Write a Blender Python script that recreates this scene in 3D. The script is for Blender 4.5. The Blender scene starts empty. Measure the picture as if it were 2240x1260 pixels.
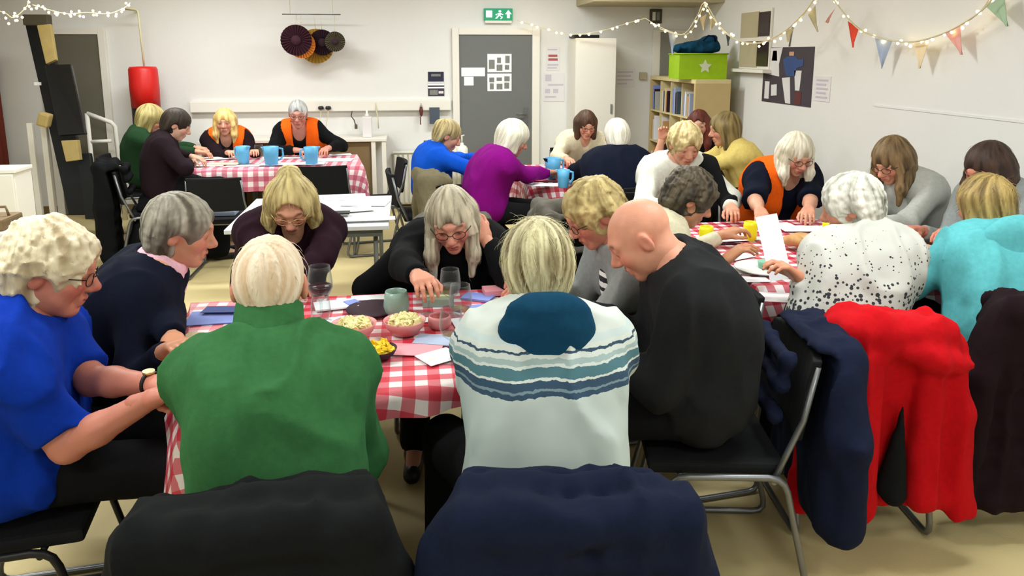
import bpy, math, random
import numpy as np
from math import sin, cos, pi, radians as R_
from mathutils import Vector, Matrix

# ------------------------------------------------------------------ camera, world, light, exposure
SC = bpy.context.scene
COL = SC.collection
FPX, PX0, PY0, CAMH = 1660.0, 1120.0, 420.0, 1.70
PITCH, YAW = R_(10.31), R_(7.76)
cam_d = bpy.data.cameras.new('camera')
cam = bpy.data.objects.new('camera', cam_d); COL.objects.link(cam)
cam_d.sensor_width = 36.0
cam_d.lens = FPX / 2240 * 36.0
cam_d.shift_y = -(630 - PY0) / 2240.0
cam_d.clip_start = 0.05
cam.location = (0, 0, CAMH)
cam.rotation_euler = (pi / 2 - PITCH, 0, -YAW)
SC.camera = cam
w = bpy.data.worlds.new('world'); SC.world = w
w.use_nodes = True
w.node_tree.nodes['Background'].inputs[0].default_value = (0.9, 0.93, 1.0, 1)
w.node_tree.nodes['Background'].inputs[1].default_value = 0.05
SC.view_settings.view_transform = 'Standard'
SC.view_settings.look = 'None'
SC.view_settings.gamma = 1.0
SC.view_settings.use_curve_mapping = False
SC.view_settings.exposure = 0.45
CEIL = 2.72
WY, WXR, WXL, WYN = 8.55, 3.27, -4.25, -0.9       # back, right, left, near walls
def lamp(x, y, power, sx=1.2, sy=0.3, col=(0.95, 1.0, 0.99)):
    l = bpy.data.lights.new('ceiling_tube_and_fill_light', 'AREA'); l.shape = 'RECTANGLE'
    l.size, l.size_y = sx, sy; l.energy = power; l.color = col
    o = bpy.data.objects.new('ceiling_tube_and_fill_light', l); COL.objects.link(o)
    o.location = (x, y, CEIL - 0.06)
for (lx, ly, lp) in ((-1.9, 6.9, 41), (1.0, 6.9, 39), (-1.9, 4.5, 42), (1.0, 4.5, 38), (-1.6, 2.1, 31), (1.6, 2.1, 32), (-1.4, -.1, 20), (1.6, -.1, 24)):  # last two, behind the camera, are fill lamps added to brighten the foreground
    lamp(lx, ly, lp)

# ------------------------------------------------------------------ pixel -> place helpers (photo frame 2240x1260)
_fw = np.array([sin(YAW) * cos(PITCH), cos(YAW) * cos(PITCH), -sin(PITCH)])
_rt = np.array([cos(YAW), -sin(YAW), 0.0]); _up = np.cross(_rt, _fw)
_C = np.array([0, 0, CAMH])
def ray(x, y): return _fw + _rt * (x - PX0) / FPX - _up * (y - PY0) / FPX
def at_d(x, y, d): return _C + ray(x, y) * d
def at_z(x, y, z): r = ray(x, y); return _C + r * (z - CAMH) / r[2]
def at_y(x, y, Y): r = ray(x, y); return _C + r * Y / r[1]
def at_x(x, y, X): r = ray(x, y); return _C + r * X / r[0]

# ------------------------------------------------------------------ materials
MATS = {}
def lin(c): return tuple(((v / 255) / 12.92 if v <= 10 else ((v / 255 + 0.055) / 1.055) ** 2.4) for v in c)
def newmat(name):
    m = bpy.data.materials.new(name); m.use_nodes = True
    nt = m.node_tree; b = nt.nodes['Principled BSDF']
    return m, nt, b
def mat(name, rgb, rough=0.6, metal=0.0, noise=0.0, nscale=30, bump=0.0, bscale=120, sheen=0.0, emit=0, trans=0, alpha=1, spec=0.4):
    if name in MATS: return MATS[name]
    m, nt, b = newmat(name)
    c = lin(rgb); b.inputs['Base Color'].default_value = (*c, 1)
    b.inputs['Roughness'].default_value = rough; b.inputs['Metallic'].default_value = metal
    b.inputs['Specular IOR Level'].default_value = spec
    if sheen: b.inputs['Sheen Weight'].default_value = sheen; b.inputs['Sheen Roughness'].default_value = 0.5
    if trans: b.inputs['Transmission Weight'].default_value = trans; b.inputs['IOR'].default_value = 1.45
    if alpha < 1: b.inputs['Alpha'].default_value = alpha
    if emit: b.inputs['Emission Color'].default_value = (*c, 1); b.inputs['Emission Strength'].default_value = emit
    tc = nt.nodes.new('ShaderNodeTexCoord')
    if noise:
        n = nt.nodes.new('ShaderNodeTexNoise'); n.inputs['Scale'].default_value = nscale; n.inputs['Detail'].default_value = 4
        nt.links.new(tc.outputs['Object'], n.inputs['Vector'])
        mx = nt.nodes.new('ShaderNodeMix'); mx.data_type = 'RGBA'
        mx.inputs[6].default_value = (*[v * (1 - noise) for v in c], 1); mx.inputs[7].default_value = (*[min(1, v * (1 + noise)) for v in c], 1)
        nt.links.new(n.outputs['Fac'], mx.inputs[0]); nt.links.new(mx.outputs[2], b.inputs['Base Color'])
    if bump:
        n = nt.nodes.new('ShaderNodeTexNoise'); n.inputs['Scale'].default_value = bscale; n.inputs['Detail'].default_value = 3
        nt.links.new(tc.outputs['Object'], n.inputs['Vector'])
        bp = nt.nodes.new('ShaderNodeBump'); bp.inputs['Strength'].default_value = bump; bp.inputs['Distance'].default_value = 0.01
        nt.links.new(n.outputs['Fac'], bp.inputs['Height']); nt.links.new(bp.outputs['Normal'], b.inputs['Normal'])
    MATS[name] = m; return m
def fabric(name, rgb, bump=0.22, bscale=520, noise=0.18, nscale=60, sheen=0.0, rough=0.92):
    return mat(name, rgb, rough, 0, noise, nscale, bump, bscale, sheen, spec=0.12)
def attr_mat(name, rough=0.5, bump=0.0, bscale=200, spec=0.3, sss=0.0, stretch=None):
    if name in MATS: return MATS[name]
    m, nt, b = newmat(name)
    a = nt.nodes.new('ShaderNodeAttribute'); a.attribute_name = 'tone'
    nt.links.new(a.outputs['Color'], b.inputs['Base Color'])
    b.inputs['Roughness'].default_value = rough; b.inputs['Specular IOR Level'].default_value = spec
    if sss:
        b.inputs['Subsurface Weight'].default_value = sss; b.inputs['Subsurface Radius'].default_value = (0.012, 0.005, 0.003)
        b.inputs['Subsurface Scale'].default_value = 1.0
    if bump:
        tc = nt.nodes.new('ShaderNodeTexCoord'); n = nt.nodes.new('ShaderNodeTexNoise')
        n.inputs['Scale'].default_value = bscale; n.inputs['Detail'].default_value = 3
        if stretch:
            mp = nt.nodes.new('ShaderNodeMapping'); mp.inputs['Scale'].default_value = stretch
            nt.links.new(tc.outputs['Object'], mp.inputs['Vector']); nt.links.new(mp.outputs['Vector'], n.inputs['Vector'])
        else: nt.links.new(tc.outputs['Object'], n.inputs['Vector'])
        bp = nt.nodes.new('ShaderNodeBump'); bp.inputs['Strength'].default_value = bump; bp.inputs['Distance'].default_value = 0.004
        nt.links.new(n.outputs['Fac'], bp.inputs['Height']); nt.links.new(bp.outputs['Normal'], b.inputs['Normal'])
    MATS[name] = m; return m
SKIN = attr_mat('skin', 0.5, 0.12, 180, 0.35)
HAIR = attr_mat('hair', 0.55, 0.7, 120, 0.3, stretch=(1, 1, 0.22))
def M_(nt, op, a, b=None, c=None):
    n = nt.nodes.new('ShaderNodeMath'); n.operation = op
    for i, v in enumerate((a, b, c)):
        if v is None: continue
        if isinstance(v, (int, float)): n.inputs[i].default_value = v
        else: nt.links.new(v, n.inputs[i])
    return n.outputs[0]
def gingham(name, red, period=0.075):
    m, nt, b = newmat(name)
    uv = nt.nodes.new('ShaderNodeUVMap'); sp = nt.nodes.new('ShaderNodeSeparateXYZ'); nt.links.new(uv.outputs[0], sp.inputs[0])
    def stripe(s):
        f = M_(nt, 'FRACT', M_(nt, 'DIVIDE', s, period)); return M_(nt, 'GREATER_THAN', f, 0.5)
    t = M_(nt, 'MULTIPLY', M_(nt, 'ADD', stripe(sp.outputs[0]), stripe(sp.outputs[1])), 0.5)
    cr = nt.nodes.new('ShaderNodeValToRGB'); cr.color_ramp.interpolation = 'LINEAR'
    cr.color_ramp.elements[0].color = (*lin((240, 226, 226)), 1); cr.color_ramp.elements[1].color = (*lin(red), 1)
    e = cr.color_ramp.elements.new(0.5); e.color = (*lin(tuple((a + c) / 2 for a, c in zip(red, (225, 170, 175)))), 1)
    nt.links.new(t, cr.inputs[0]); nt.links.new(cr.outputs[0], b.inputs['Base Color'])
    b.inputs['Roughness'].default_value = 0.38; b.inputs['Specular IOR Level'].default_value = 0.4
    MATS[name] = m; return m
def spots(name):
    m, nt, b = newmat(name)
    tc = nt.nodes.new('ShaderNodeTexCoord')
    sp = nt.nodes.new('ShaderNodeSeparateXYZ'); nt.links.new(tc.outputs['Object'], sp.inputs[0])
    def layer(scale, base, slope):
        v = nt.nodes.new('ShaderNodeTexVoronoi'); v.inputs['Scale'].default_value = scale; nt.links.new(tc.outputs['Object'], v.inputs['Vector'])
        thr = M_(nt, 'MULTIPLY_ADD', sp.outputs[2], slope, base)
        return M_(nt, 'LESS_THAN', v.outputs['Distance'], thr)
    a = layer(30, 0.90, -0.80); c = layer(52, 1.30, -1.20)
    t = M_(nt, 'MAXIMUM', a, c)
    mx = nt.nodes.new('ShaderNodeMix'); mx.data_type = 'RGBA'
    mx.inputs[6].default_value = (*lin((186, 186, 179)), 1); mx.inputs[7].default_value = (*lin((40, 42, 48)), 1)
    nt.links.new(t, mx.inputs[0]); nt.links.new(mx.outputs[2], b.inputs['Base Color'])
    b.inputs['Roughness'].default_value = 0.9; MATS[name] = m; return m
def bands(name, zs, period=1.0):
    """knitted stripes: zs = [(height, rgb), ...] in the wearer's own frame"""
    m, nt, b = newmat(name)
    tc = nt.nodes.new('ShaderNodeTexCoord'); sp = nt.nodes.new('ShaderNodeSeparateXYZ'); nt.links.new(tc.outputs['Object'], sp.inputs[0])
    n = nt.nodes.new('ShaderNodeTexNoise'); n.inputs['Scale'].default_value = 60; nt.links.new(tc.outputs['Object'], n.inputs['Vector'])
    z = M_(nt, 'MULTIPLY_ADD', n.outputs['Fac'], 0.010, M_(nt, 'SUBTRACT', sp.outputs[2], 0.005))
    cr = nt.nodes.new('ShaderNodeValToRGB'); cr.color_ramp.interpolation = 'CONSTANT'
    els = cr.color_ramp.elements
    els[0].position = 0; els[0].color = (*lin(zs[0][1]), 1)
    els[1].position = zs[1][0] / 1.4; els[1].color = (*lin(zs[1][1]), 1)
    for h, c in zs[2:]:
        e = els.new(h / 1.4); e.color = (*lin(c), 1)
    nt.links.new(M_(nt, 'DIVIDE', z, 1.4), cr.inputs[0]); nt.links.new(cr.outputs[0], b.inputs['Base Color'])
    b.inputs['Roughness'].default_value = 0.95; MATS[name] = m; return m

# ------------------------------------------------------------------ objects and tags
def obj(name, me, mats, parent=None, loc=None, rz=0):
    o = bpy.data.objects.new(name, me); COL.objects.link(o)
    for m in (mats if isinstance(mats, (list, tuple)) else [mats]): me.materials.append(m)
    if parent: o.parent = parent
    if loc is not None: o.location = loc
    if rz: o.rotation_euler = (0, 0, rz)
    return o
def tag(o, label, cat, group=None, kind=None):
    o['label'] = label; o['category'] = cat
    if group: o['group'] = group
    if kind: o['kind'] = kind
    return o
def empty(name, loc, rz=0):
    o = bpy.data.objects.new(name, None); COL.objects.link(o); o.location = loc; o.rotation_euler = (0, 0, rz)
    o.empty_display_size = 0.05; return o
class MB:
    def __init__(s): s.v = []; s.f = []; s.mi = []; s.sm = []; s.uv = {}
    def add(s, vs, fs, mi=0, smooth=False):
        b = len(s.v); s.v += [tuple(float(c) for c in v) for v in vs]
        for f in fs: s.f.append(tuple(b + i for i in f)); s.mi.append(mi); s.sm.append(smooth)
        return b
    def box(s, c, sz, mi=0, rot=None, taper=1.0):
        x, y, z = [d / 2 for d in sz]
        vs = [(sx * x * (taper if sz_ > 0 else 1), sy * y * (taper if sz_ > 0 else 1), sz_ * z) for sz_ in (-1, 1) for sy in (-1, 1) for sx in (-1, 1)]
        if rot is not None: vs = [tuple(rot @ Vector(v)) for v in vs]
        vs = [(v[0] + c[0], v[1] + c[1], v[2] + c[2]) for v in vs]
        s.add(vs, [(0, 2, 3, 1), (4, 5, 7, 6), (0, 1, 5, 4), (2, 6, 7, 3), (0, 4, 6, 2), (1, 3, 7, 5)], mi); return s
    def span(s, a, b, mi=0):
        return s.box([(p + q) / 2 for p, q in zip(a, b)], [abs(q - p) for p, q in zip(a, b)], mi)
    def tube(s, pts, r, seg=8, closed=False, mi=0):
        P = [Vector(p) for p in pts]; n = len(P); base = len(s.v)
        rs = r if isinstance(r, (list, tuple)) else [r] * n
        ref = None
        for i in range(n):
            a = P[(i - 1) % n] if (closed or i > 0) else P[i]; b = P[(i + 1) % n] if (closed or i < n - 1) else P[i]
            t = (b - a).normalized()
            if ref is None:
                ref = t.orthogonal().normalized()
            ref = (ref - t * ref.dot(t))
            if ref.length < 1e-5: ref = t.orthogonal()
            ref.normalize(); q = t.cross(ref)
            for k in range(seg):
                an = 2 * pi * k / seg; s.v.append(tuple(P[i] + (ref * cos(an) + q * sin(an)) * rs[i]))
        for i in range(n if closed else n - 1):
            for k in range(seg):
                j = (i + 1) % n
                s.f.append((base + i * seg + k, base + i * seg + (k + 1) % seg, base + j * seg + (k + 1) % seg, base + j * seg + k)); s.mi.append(mi); s.sm.append(True)
        if not closed:
            s.f.append(tuple(base + k for k in reversed(range(seg)))); s.f.append(tuple(base + (n - 1) * seg + k for k in range(seg)))
            s.mi += [mi, mi]; s.sm += [False, False]
        return s
    def lathe(s, prof, c=(0, 0, 0), seg=20, mi=0, sx=1, sy=1):
        base = len(s.v); n = len(prof)
        for (r, z) in prof:
            for k in range(seg):
                an = 2 * pi * k / seg; s.v.append((c[0] + r * cos(an) * sx, c[1] + r * sin(an) * sy, c[2] + z))
        for i in range(n - 1):
            for k in range(seg):
                s.f.append((base + i * seg + k, base + i * seg + (k + 1) % seg, base + (i + 1) * seg + (k + 1) % seg, base + (i + 1) * seg + k)); s.mi.append(mi); s.sm.append(True)
        if prof[0][0] > 1e-4: s.f.append(tuple(base + k for k in reversed(range(seg)))); s.mi.append(mi); s.sm.append(False)
        if prof[-1][0] > 1e-4: s.f.append(tuple(base + (n - 1) * seg + k for k in range(seg))); s.mi.append(mi); s.sm.append(False)
        return s
    def prism(s, poly, y0, y1, mi=0):
        """polygon in (x,z) pushed along y"""
        n = len(poly)
        vs = [(p[0], y0, p[1]) for p in poly] + [(p[0], y1, p[1]) for p in poly]
        s.add(vs, [tuple(range(n)), tuple(range(2 * n - 1, n - 1, -1))] + [(i, i + n, (i + 1) % n + n, (i + 1) % n) for i in range(n)], mi); return s
    def mesh(s, name, bevel=0):
        me = bpy.data.meshes.new(name); me.from_pydata(s.v, [], s.f)
        me.polygons.foreach_set('material_index', s.mi); me.polygons.foreach_set('use_smooth', s.sm)
        import bmesh
        bm = bmesh.new(); bm.from_mesh(me)
        if bevel:
            bm.edges.ensure_lookup_table()
            ed = [e for e in bm.edges if len(e.link_faces) == 2 and e.calc_face_angle(0) > 0.6]
            bmesh.ops.bevel(bm, geom=ed, offset=bevel, segments=2, profile=0.6, affect='EDGES')
        bmesh.ops.recalc_face_normals(bm, faces=bm.faces); bm.to_mesh(me); bm.free()
        return me
    def build(s, name, mats, parent=None, loc=None, rz=0, bevel=0): return obj(name, s.mesh(name, bevel), mats, parent, loc, rz)
def rbox(name, c, sz, m, parent=None, bevel=0.006, loc=None, rz=0): return MB().box(c, sz).build(name, m, parent, loc, rz, bevel)
def structure(o): o['kind'] = 'structure'; return o

# ------------------------------------------------------------------ implicit surfaces -> one continuous mesh
def vnoise(p, seed=0):
    i = np.floor(p); f = p - i; u = f * f * (3 - 2 * f)
    def h(dx, dy, dz):
        a = np.sin((i[..., 0] + dx) * 127.1 + (i[..., 1] + dy) * 311.7 + (i[..., 2] + dz) * 74.7 + seed * 13.13) * 43758.5453
        return a - np.floor(a)
    x, y, z = u[..., 0], u[..., 1], u[..., 2]
    def lx(dy, dz): a = h(0, dy, dz); return a + (h(1, dy, dz) - a) * x
    a = lx(0, 0); a = a + (lx(1, 0) - a) * y; b = lx(0, 1); b = b + (lx(1, 1) - b) * y
    return (a + (b - a) * z) * 2 - 1
class Field:
    def __init__(s, lo, hi, vs):
        s.lo = np.array(lo, float); s.vs = vs
        n = np.ceil((np.array(hi) - s.lo) / vs).astype(int) + 1
        s.ax = [s.lo[i] + vs * np.arange(n[i]) for i in range(3)]
        s.D = np.full(n, 0.5, np.float32)
    def sub(s, lo, hi):
        sl = []
        for i in range(3):
            a = int(max(0, math.floor((lo[i] - s.lo[i]) / s.vs))); b = int(min(len(s.ax[i]), math.ceil((hi[i] - s.lo[i]) / s.vs) + 1))
            if b <= a: return None, None
            sl.append(slice(a, b))
        g = np.stack(np.meshgrid(*[s.ax[i][sl[i]] for i in range(3)], indexing='ij'), -1)
        return tuple(sl), g
    def put(s, fn, lo, hi, k=0.02, mode='u'):
        pad = k + 3 * s.vs + (0.03 if mode == 'u' else 0.01)
        sl, g = s.sub(np.array(lo) - pad, np.array(hi) + pad)
        if sl is None: return
        d = fn(g); A = s.D[sl]
        if mode == 'u':
            h = np.maximum(k - np.abs(A - d), 0) / k; s.D[sl] = np.minimum(A, d) - h * h * k * 0.25
        elif mode == 's':
            d = -d; h = np.maximum(k - np.abs(A - d), 0) / k; s.D[sl] = np.maximum(A, d) + h * h * k * 0.25
    def rc(s, a, b, ra, rb=None, k=0.02, mode='u'):
        a = np.array(a, float); b = np.array(b, float); rb = ra if rb is None else rb
        ba = b - a; L = max(ba @ ba, 1e-9); r = max(ra, rb)
        def fn(g):
            pa = g - a; h = np.clip((pa @ ba) / L, 0, 1)
            return np.sqrt(((pa - h[..., None] * ba) ** 2).sum(-1)) - (ra + (rb - ra) * h)
        s.put(fn, np.minimum(a, b) - r, np.maximum(a, b) + r, k, mode); return s
    def sleeve(s, a, b, ra, rb, k=0.02):
        """a tapering tube whose far end is cut straight, like a cuff"""
        a = np.array(a, float); b = np.array(b, float); ba = b - a; L = max(ba @ ba, 1e-9); n = ba / math.sqrt(L); r = max(ra, rb)
        def fn(g):
            pa = g - a; h = np.clip((pa @ ba) / L, 0, 1.3)
            d = np.sqrt(((pa - h[..., None] * ba) ** 2).sum(-1)) - (ra + (rb - ra) * np.minimum(h, 1))
            return np.maximum(d, (g - b) @ n)
        s.put(fn, np.minimum(a, b) - r, np.maximum(a, b) + r, k); return s
    def ell(s, c, r, R=None, k=0.02, mode='u'):
        c = np.array(c, float); r = np.array(r, float); R = np.eye(3) if R is None else R
        def fn(g):
            q = ((g - c) @ R) / r; k0 = np.sqrt((q * q).sum(-1)); k1 = np.sqrt(((q / r) ** 2).sum(-1)) + 1e-6
            return k0 * (k0 - 1) / k1
        m = r.max(); s.put(fn, c - m, c + m, k, mode); return s
    def boxs(s, c, hs, R=None, rr=0.005, k=0.01, mode='u'):
        c = np.array(c, float); hs = np.array(hs, float) - rr; R = np.eye(3) if R is None else R
        def fn(g):
            q = np.abs((g - c) @ R) - hs
            return np.sqrt((np.maximum(q, 0) ** 2).sum(-1)) + np.minimum(q.max(-1), 0) - rr
        m = np.sqrt(((hs + rr) ** 2).sum()); s.put(fn, c - m, c + m, k, mode); return s
    def grid(s): return np.stack(np.meshgrid(*s.ax, indexing='ij'), -1)
    def cut(s, c, n):
        """throw away the side the normal n points to"""
        g = s.grid(); s.D = np.maximum(s.D, ((g - np.array(c)) @ np.array(n)).astype(np.float32)); return s
    def wrinkle(s, amp, freq, seed=0, st=(1, 1, 1), ridge=False, cap=.4):
        near = np.abs(s.D) < 0.06
        idx = np.nonzero(near); g = np.stack([s.ax[i][idx[i]] for i in range(3)], -1) * np.array(st) * freq
        v = vnoise(g, seed); v = (2 * np.abs(v) ** .8 - .7) if ridge else v; s.D[near] += (amp * np.minimum(v, cap)).astype(np.float32); return s
    def mesh(s):
        D = s.D; D[0], D[-1] = np.maximum(D[0], .01), np.maximum(D[-1], .01)
        D[:, 0], D[:, -1] = np.maximum(D[:, 0], .01), np.maximum(D[:, -1], .01)
        D[:, :, 0], D[:, :, -1] = np.maximum(D[:, :, 0], .01), np.maximum(D[:, :, -1], .01)
        ins = D < 0
        cnt = np.zeros([n - 1 for n in D.shape], np.int8)
        cs = [(a, b, c) for a in (0, 1) for b in (0, 1) for c in (0, 1)]
        def cv(A, o): return A[o[0]:A.shape[0] - 1 + o[0], o[1]:A.shape[1] - 1 + o[1], o[2]:A.shape[2] - 1 + o[2]]
        for o in cs: cnt += cv(ins, o)
        act = (cnt > 0) & (cnt < 8); ii = np.nonzero(act); n = len(ii[0])
        if n == 0: return np.zeros((0, 3)), np.zeros((0, 4), int)
        val = {o: cv(D, o)[act] for o in cs}
        acc = np.zeros((n, 3)); wt = np.zeros(n)
        for o in cs:
            for ax in range(3):
                if o[ax]: continue
                p = list(o); p[ax] = 1; a, b = val[o], val[tuple(p)]
                m = (a < 0) != (b < 0); t = np.where(m, a / np.where(m, a - b, 1), 0)
                pos = np.array(o, float)[None, :].repeat(n, 0); pos[:, ax] += t
                acc += pos * m[:, None]; wt += m
        V = (np.stack(ii, -1) + acc / wt[:, None]) * s.vs + s.lo
        vid = np.full(act.shape, -1); vid[act] = np.arange(n)
        F = []
        for ax in range(3):
            sa = [slice(None)] * 3; sb = [slice(None)] * 3; sa[ax] = slice(0, -1); sb[ax] = slice(1, None)
            A, B = ins[tuple(sa)], ins[tuple(sb)]
            df = np.nonzero(A != B); e = np.stack(df, -1)
            u, v = [(1, 2), (2, 0), (0, 1)][ax]
            ok = (e[:, u] > 0) & (e[:, v] > 0) & (e[:, u] < D.shape[u] - 1) & (e[:, v] < D.shape[v] - 1); e = e[ok]
            def q(du, dv): f = e.copy(); f[:, u] -= du; f[:, v] -= dv; return vid[f[:, 0], f[:, 1], f[:, 2]]
            quad = np.stack([q(1, 1), q(0, 1), q(0, 0), q(1, 0)], -1)
            flip = ~A[e[:, 0], e[:, 1], e[:, 2]]
            quad[flip] = quad[flip][:, ::-1]; F.append(quad)
        F = np.concatenate(F); F = F[(F >= 0).all(1)]
        return V, F
def normals(V, F):
    a = V[F[:, 2]] - V[F[:, 0]]; b = V[F[:, 3]] - V[F[:, 1]]; n = np.cross(a, b); N = np.zeros_like(V)
    for i in range(4): np.add.at(N, F[:, i], n)
    return N / (np.linalg.norm(N, axis=1, keepdims=True) + 1e-9)
def np_mesh(name, parts, tone=None):
    V = np.concatenate([p[0] for p in parts]); off = np.cumsum([0] + [len(p[0]) for p in parts])
    F = np.concatenate([p[1] + off[i] for i, p in enumerate(parts)])
    me = bpy.data.meshes.new(name)
    me.vertices.add(len(V)); me.vertices.foreach_set('co', V.astype(np.float32).ravel())
    me.loops.add(F.size); me.loops.foreach_set('vertex_index', F.astype(np.int32).ravel())
    me.polygons.add(len(F)); me.polygons.foreach_set('loop_start', np.arange(0, F.size, F.shape[1], dtype=np.int32))
    me.polygons.foreach_set('loop_total', np.full(len(F), F.shape[1], np.int32))
    me.polygons.foreach_set('use_smooth', np.ones(len(F), bool))
    me.update(calc_edges=True)
    if tone is not None:
        a = me.color_attributes.new('tone', 'FLOAT_COLOR', 'POINT')
        c = np.ones((len(V), 4), np.float32); c[:, :3] = tone; a.data.foreach_set('color', c.ravel())
    return me
def rot(ax, deg):
    c, s = cos(R_(deg)), sin(R_(deg))
    return np.array({'x': [[1, 0, 0], [0, c, -s], [0, s, c]], 'y': [[c, 0, s], [0, 1, 0], [-s, 0, c]], 'z': [[c, -s, 0], [s, c, 0], [0, 0, 1]]}[ax])
def unit(v): v = np.array(v, float); return v / (np.linalg.norm(v) + 1e-9)

# ------------------------------------------------------------------ people
def head_sdf(F, c, Rh, s=1.0, fat=0.0, female=False):
    """skull, jaw, brow, nose, lips, chin, cheeks and ears round the head centre c (x right, y the way the face looks, z up)"""
    P = lambda x, y, z: c + Rh @ (np.array([x, y, z]) * s)
    E = lambda x, y, z, rx, ry, rz, k=.02, m='u': F.ell(P(x, y, z), np.array([rx, ry, rz]) * s, Rh, k * s, m)
    E(0, -.012, .035, .074, .096, .086)
    E(0, .02, .0, .064, .074, .085, .03)
    jw = (.052 if female else .057) + fat * .012
    E(0, .022, -.055, jw, .060, .058, .03)
    E(0, .062, -.098, .022 + fat * .01, .022, .018, .03)
    for q in (-1, 1):
        E(q * .036, .058, -.022, .026, .026, .026, .025)
        F.rc(P(q * .012, .086, .032), P(q * .048, .068, .030), .013 * s, .011 * s, .018 * s)
        E(q * .033, .099, .010, .019, .014, .013, .018, 's')
        E(q * .032, .077, .009, .0150, .0150, .0145, .004)
        F.rc(P(q * .016, .090, .018), P(q * .047, .080, .018), .0045 * s, .004 * s, .006 * s)      # upper lid
        E(q * .0115, .100, -.030, .0095, .011, .0085, .008)
        # ear: shell with a hollow
        Re = Rh @ rot('z', q * 18) @ rot('x', -10)
        F.ell(P(q * .078, -.012, -.002), np.array([.010, .020, .032]) * s, Re, .008 * s)
        F.ell(P(q * .089, -.008, .002), np.array([.007, .011, .019]) * s, Re, .006 * s, 's')
        F.rc(P(q * .030, .082, -.022), P(q * .034, .074, -.070), .0035 * s, .002 * s, .010 * s, 's')
    F.rc(P(0, .088, .018), P(0, .113, -.020), .0085 * s, .0125 * s, .014 * s)
    E(0, .113, -.024, .0125, .0125, .010, .008)
    F.rc(P(-.018, .086, -.058), P(.018, .086, -.058), .0075 * s, None, .012 * s)
    F.rc(P(0, .092, -.055), P(0, .092, -.056), .008 * s, None, .010 * s)
    F.rc(P(-.014, .085, -.070), P(.014, .085, -.070), .0085 * s, None, .010 * s)
    F.rc(P(-.021, .093, -.0635), P(.021, .093, -.0635), .0022 * s, None, .004 * s, 's')
def head_tone(V, c, Rh, s, base, rosy, brow, lips, stubble=0.0):
    q = ((V - c) @ Rh) / s
    t = np.tile(np.array(lin(base)), (len(V), 1))
    def spot(x, y, z, r, col, a):
        nonlocal t
        wv = np.clip(1.6 - ((q - np.array([x, y, z])) ** 2).sum(1) ** .5 / r, 0, 1)[:, None] * a; t = t * (1 - wv) + np.array(col) * wv
    ros = lin(rosy)
    for sg in (-1, 1):
        spot(sg * .042, .075, -.025, .026, ros, .6); spot(sg * .08, -.01, 0, .03, ros, .45)
        for u in np.linspace(.014, .048, 6): spot(sg * u, .098 - u * .3, .034 + .004 * (1 - abs(u - .034) / .02), .0048, brow, .8)
        spot(sg * .032, .092, .004, .011, lin((120, 78, 66)), .55)
        spot(sg * .032, .094, .007, .0045, lin((30, 22, 20)), .9)
    spot(0, .118, -.024, .018, ros, .55)
    for u in np.linspace(-.018, .018, 7): spot(u, .096, -.064, .0075, lips, .75)
    n = vnoise(q * 60, 3)[:, None] * .07; t = t * (1 + n)
    return t
def hand_mesh(wrist, d, up, side, curl=35, s=1.0, vs=.0042, spread=1.0, pinch=False):
    """palm, four fingers of three bones each and a thumb from the side of the palm. side: +1 the left hand, -1 the right"""
    y = unit(d); z = unit(np.array(up) - y * (np.array(up) @ y)); x = np.cross(y, z)
    B = np.stack([x, y, z], 1)
    P = lambda a: np.array(wrist) + B @ (np.array(a) * s)
    ch = []
    def seg(a, b, ra, rb, k): ch.append((P(a), P(b), ra * s, rb * s, k * s))
    seg((0, -.045, 0), (0, .0, 0), .026, .023, .02)
    for i, (bx, L) in enumerate(((.029, .068), (.010, .078), (-.010, .072), (-.027, .056))):
        bx = bx * side
        seg((bx * .62, .008, 0), (bx, .082 - abs(i - 1) * .004, .003), .0165, .0118, .016)
        a = np.array([bx, .082 - abs(i - 1) * .004, .002]); an = 0.0
        fan = R_(5 * spread * (1 - i)) * side * .9
        cs = (curl * (.55 + .12 * i), curl * 1.0, curl * .7)
        for j, fr in enumerate((.46, .31, .23)):
            an += R_(cs[j] * (.55 if (pinch and i == 0) else 1))
            dv = np.array([sin(fan) * cos(an), cos(fan) * cos(an), -sin(an)])
            b = a + dv * L * fr * 1.08
            seg(a, b, (.0092, .0082, .0074)[j] - (.0008 if i == 3 else 0), (.0084, .0075, .0064)[j] - (.0008 if i == 3 else 0), .004); a = b
    t0 = np.array([.018 * side, .018, -.006]); t1 = np.array([.044 * side, .046, -.018]); t2 = np.array([.052 * side, .078, -.030]); t3 = np.array([.046 * side, .100, -.040])
    seg(t0, t1, .0165, .0115, .014); seg(t1, t2, .0108, .0096, .005); seg(t2, t3, .0094, .0072, .004)
    pts = np.array([c for q in ch for c in q[:2]])
    F = Field(pts.min(0) - .04, pts.max(0) + .04, vs)
    for a, b, ra, rb, k in ch: F.rc(a, b, ra, rb, k)
    return F.mesh()
def bez(a, b, c, t): return a * (1 - t) ** 2 + b * 2 * t * (1 - t) + c * t * t
TL = ((0, .070, .114), (.2, .060, .106), (.42, .062, .104), (.62, .074, .106), (.8, .092, .096), (.92, .088, .074), (1.0, .03, .054))
class Pose: pass
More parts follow.
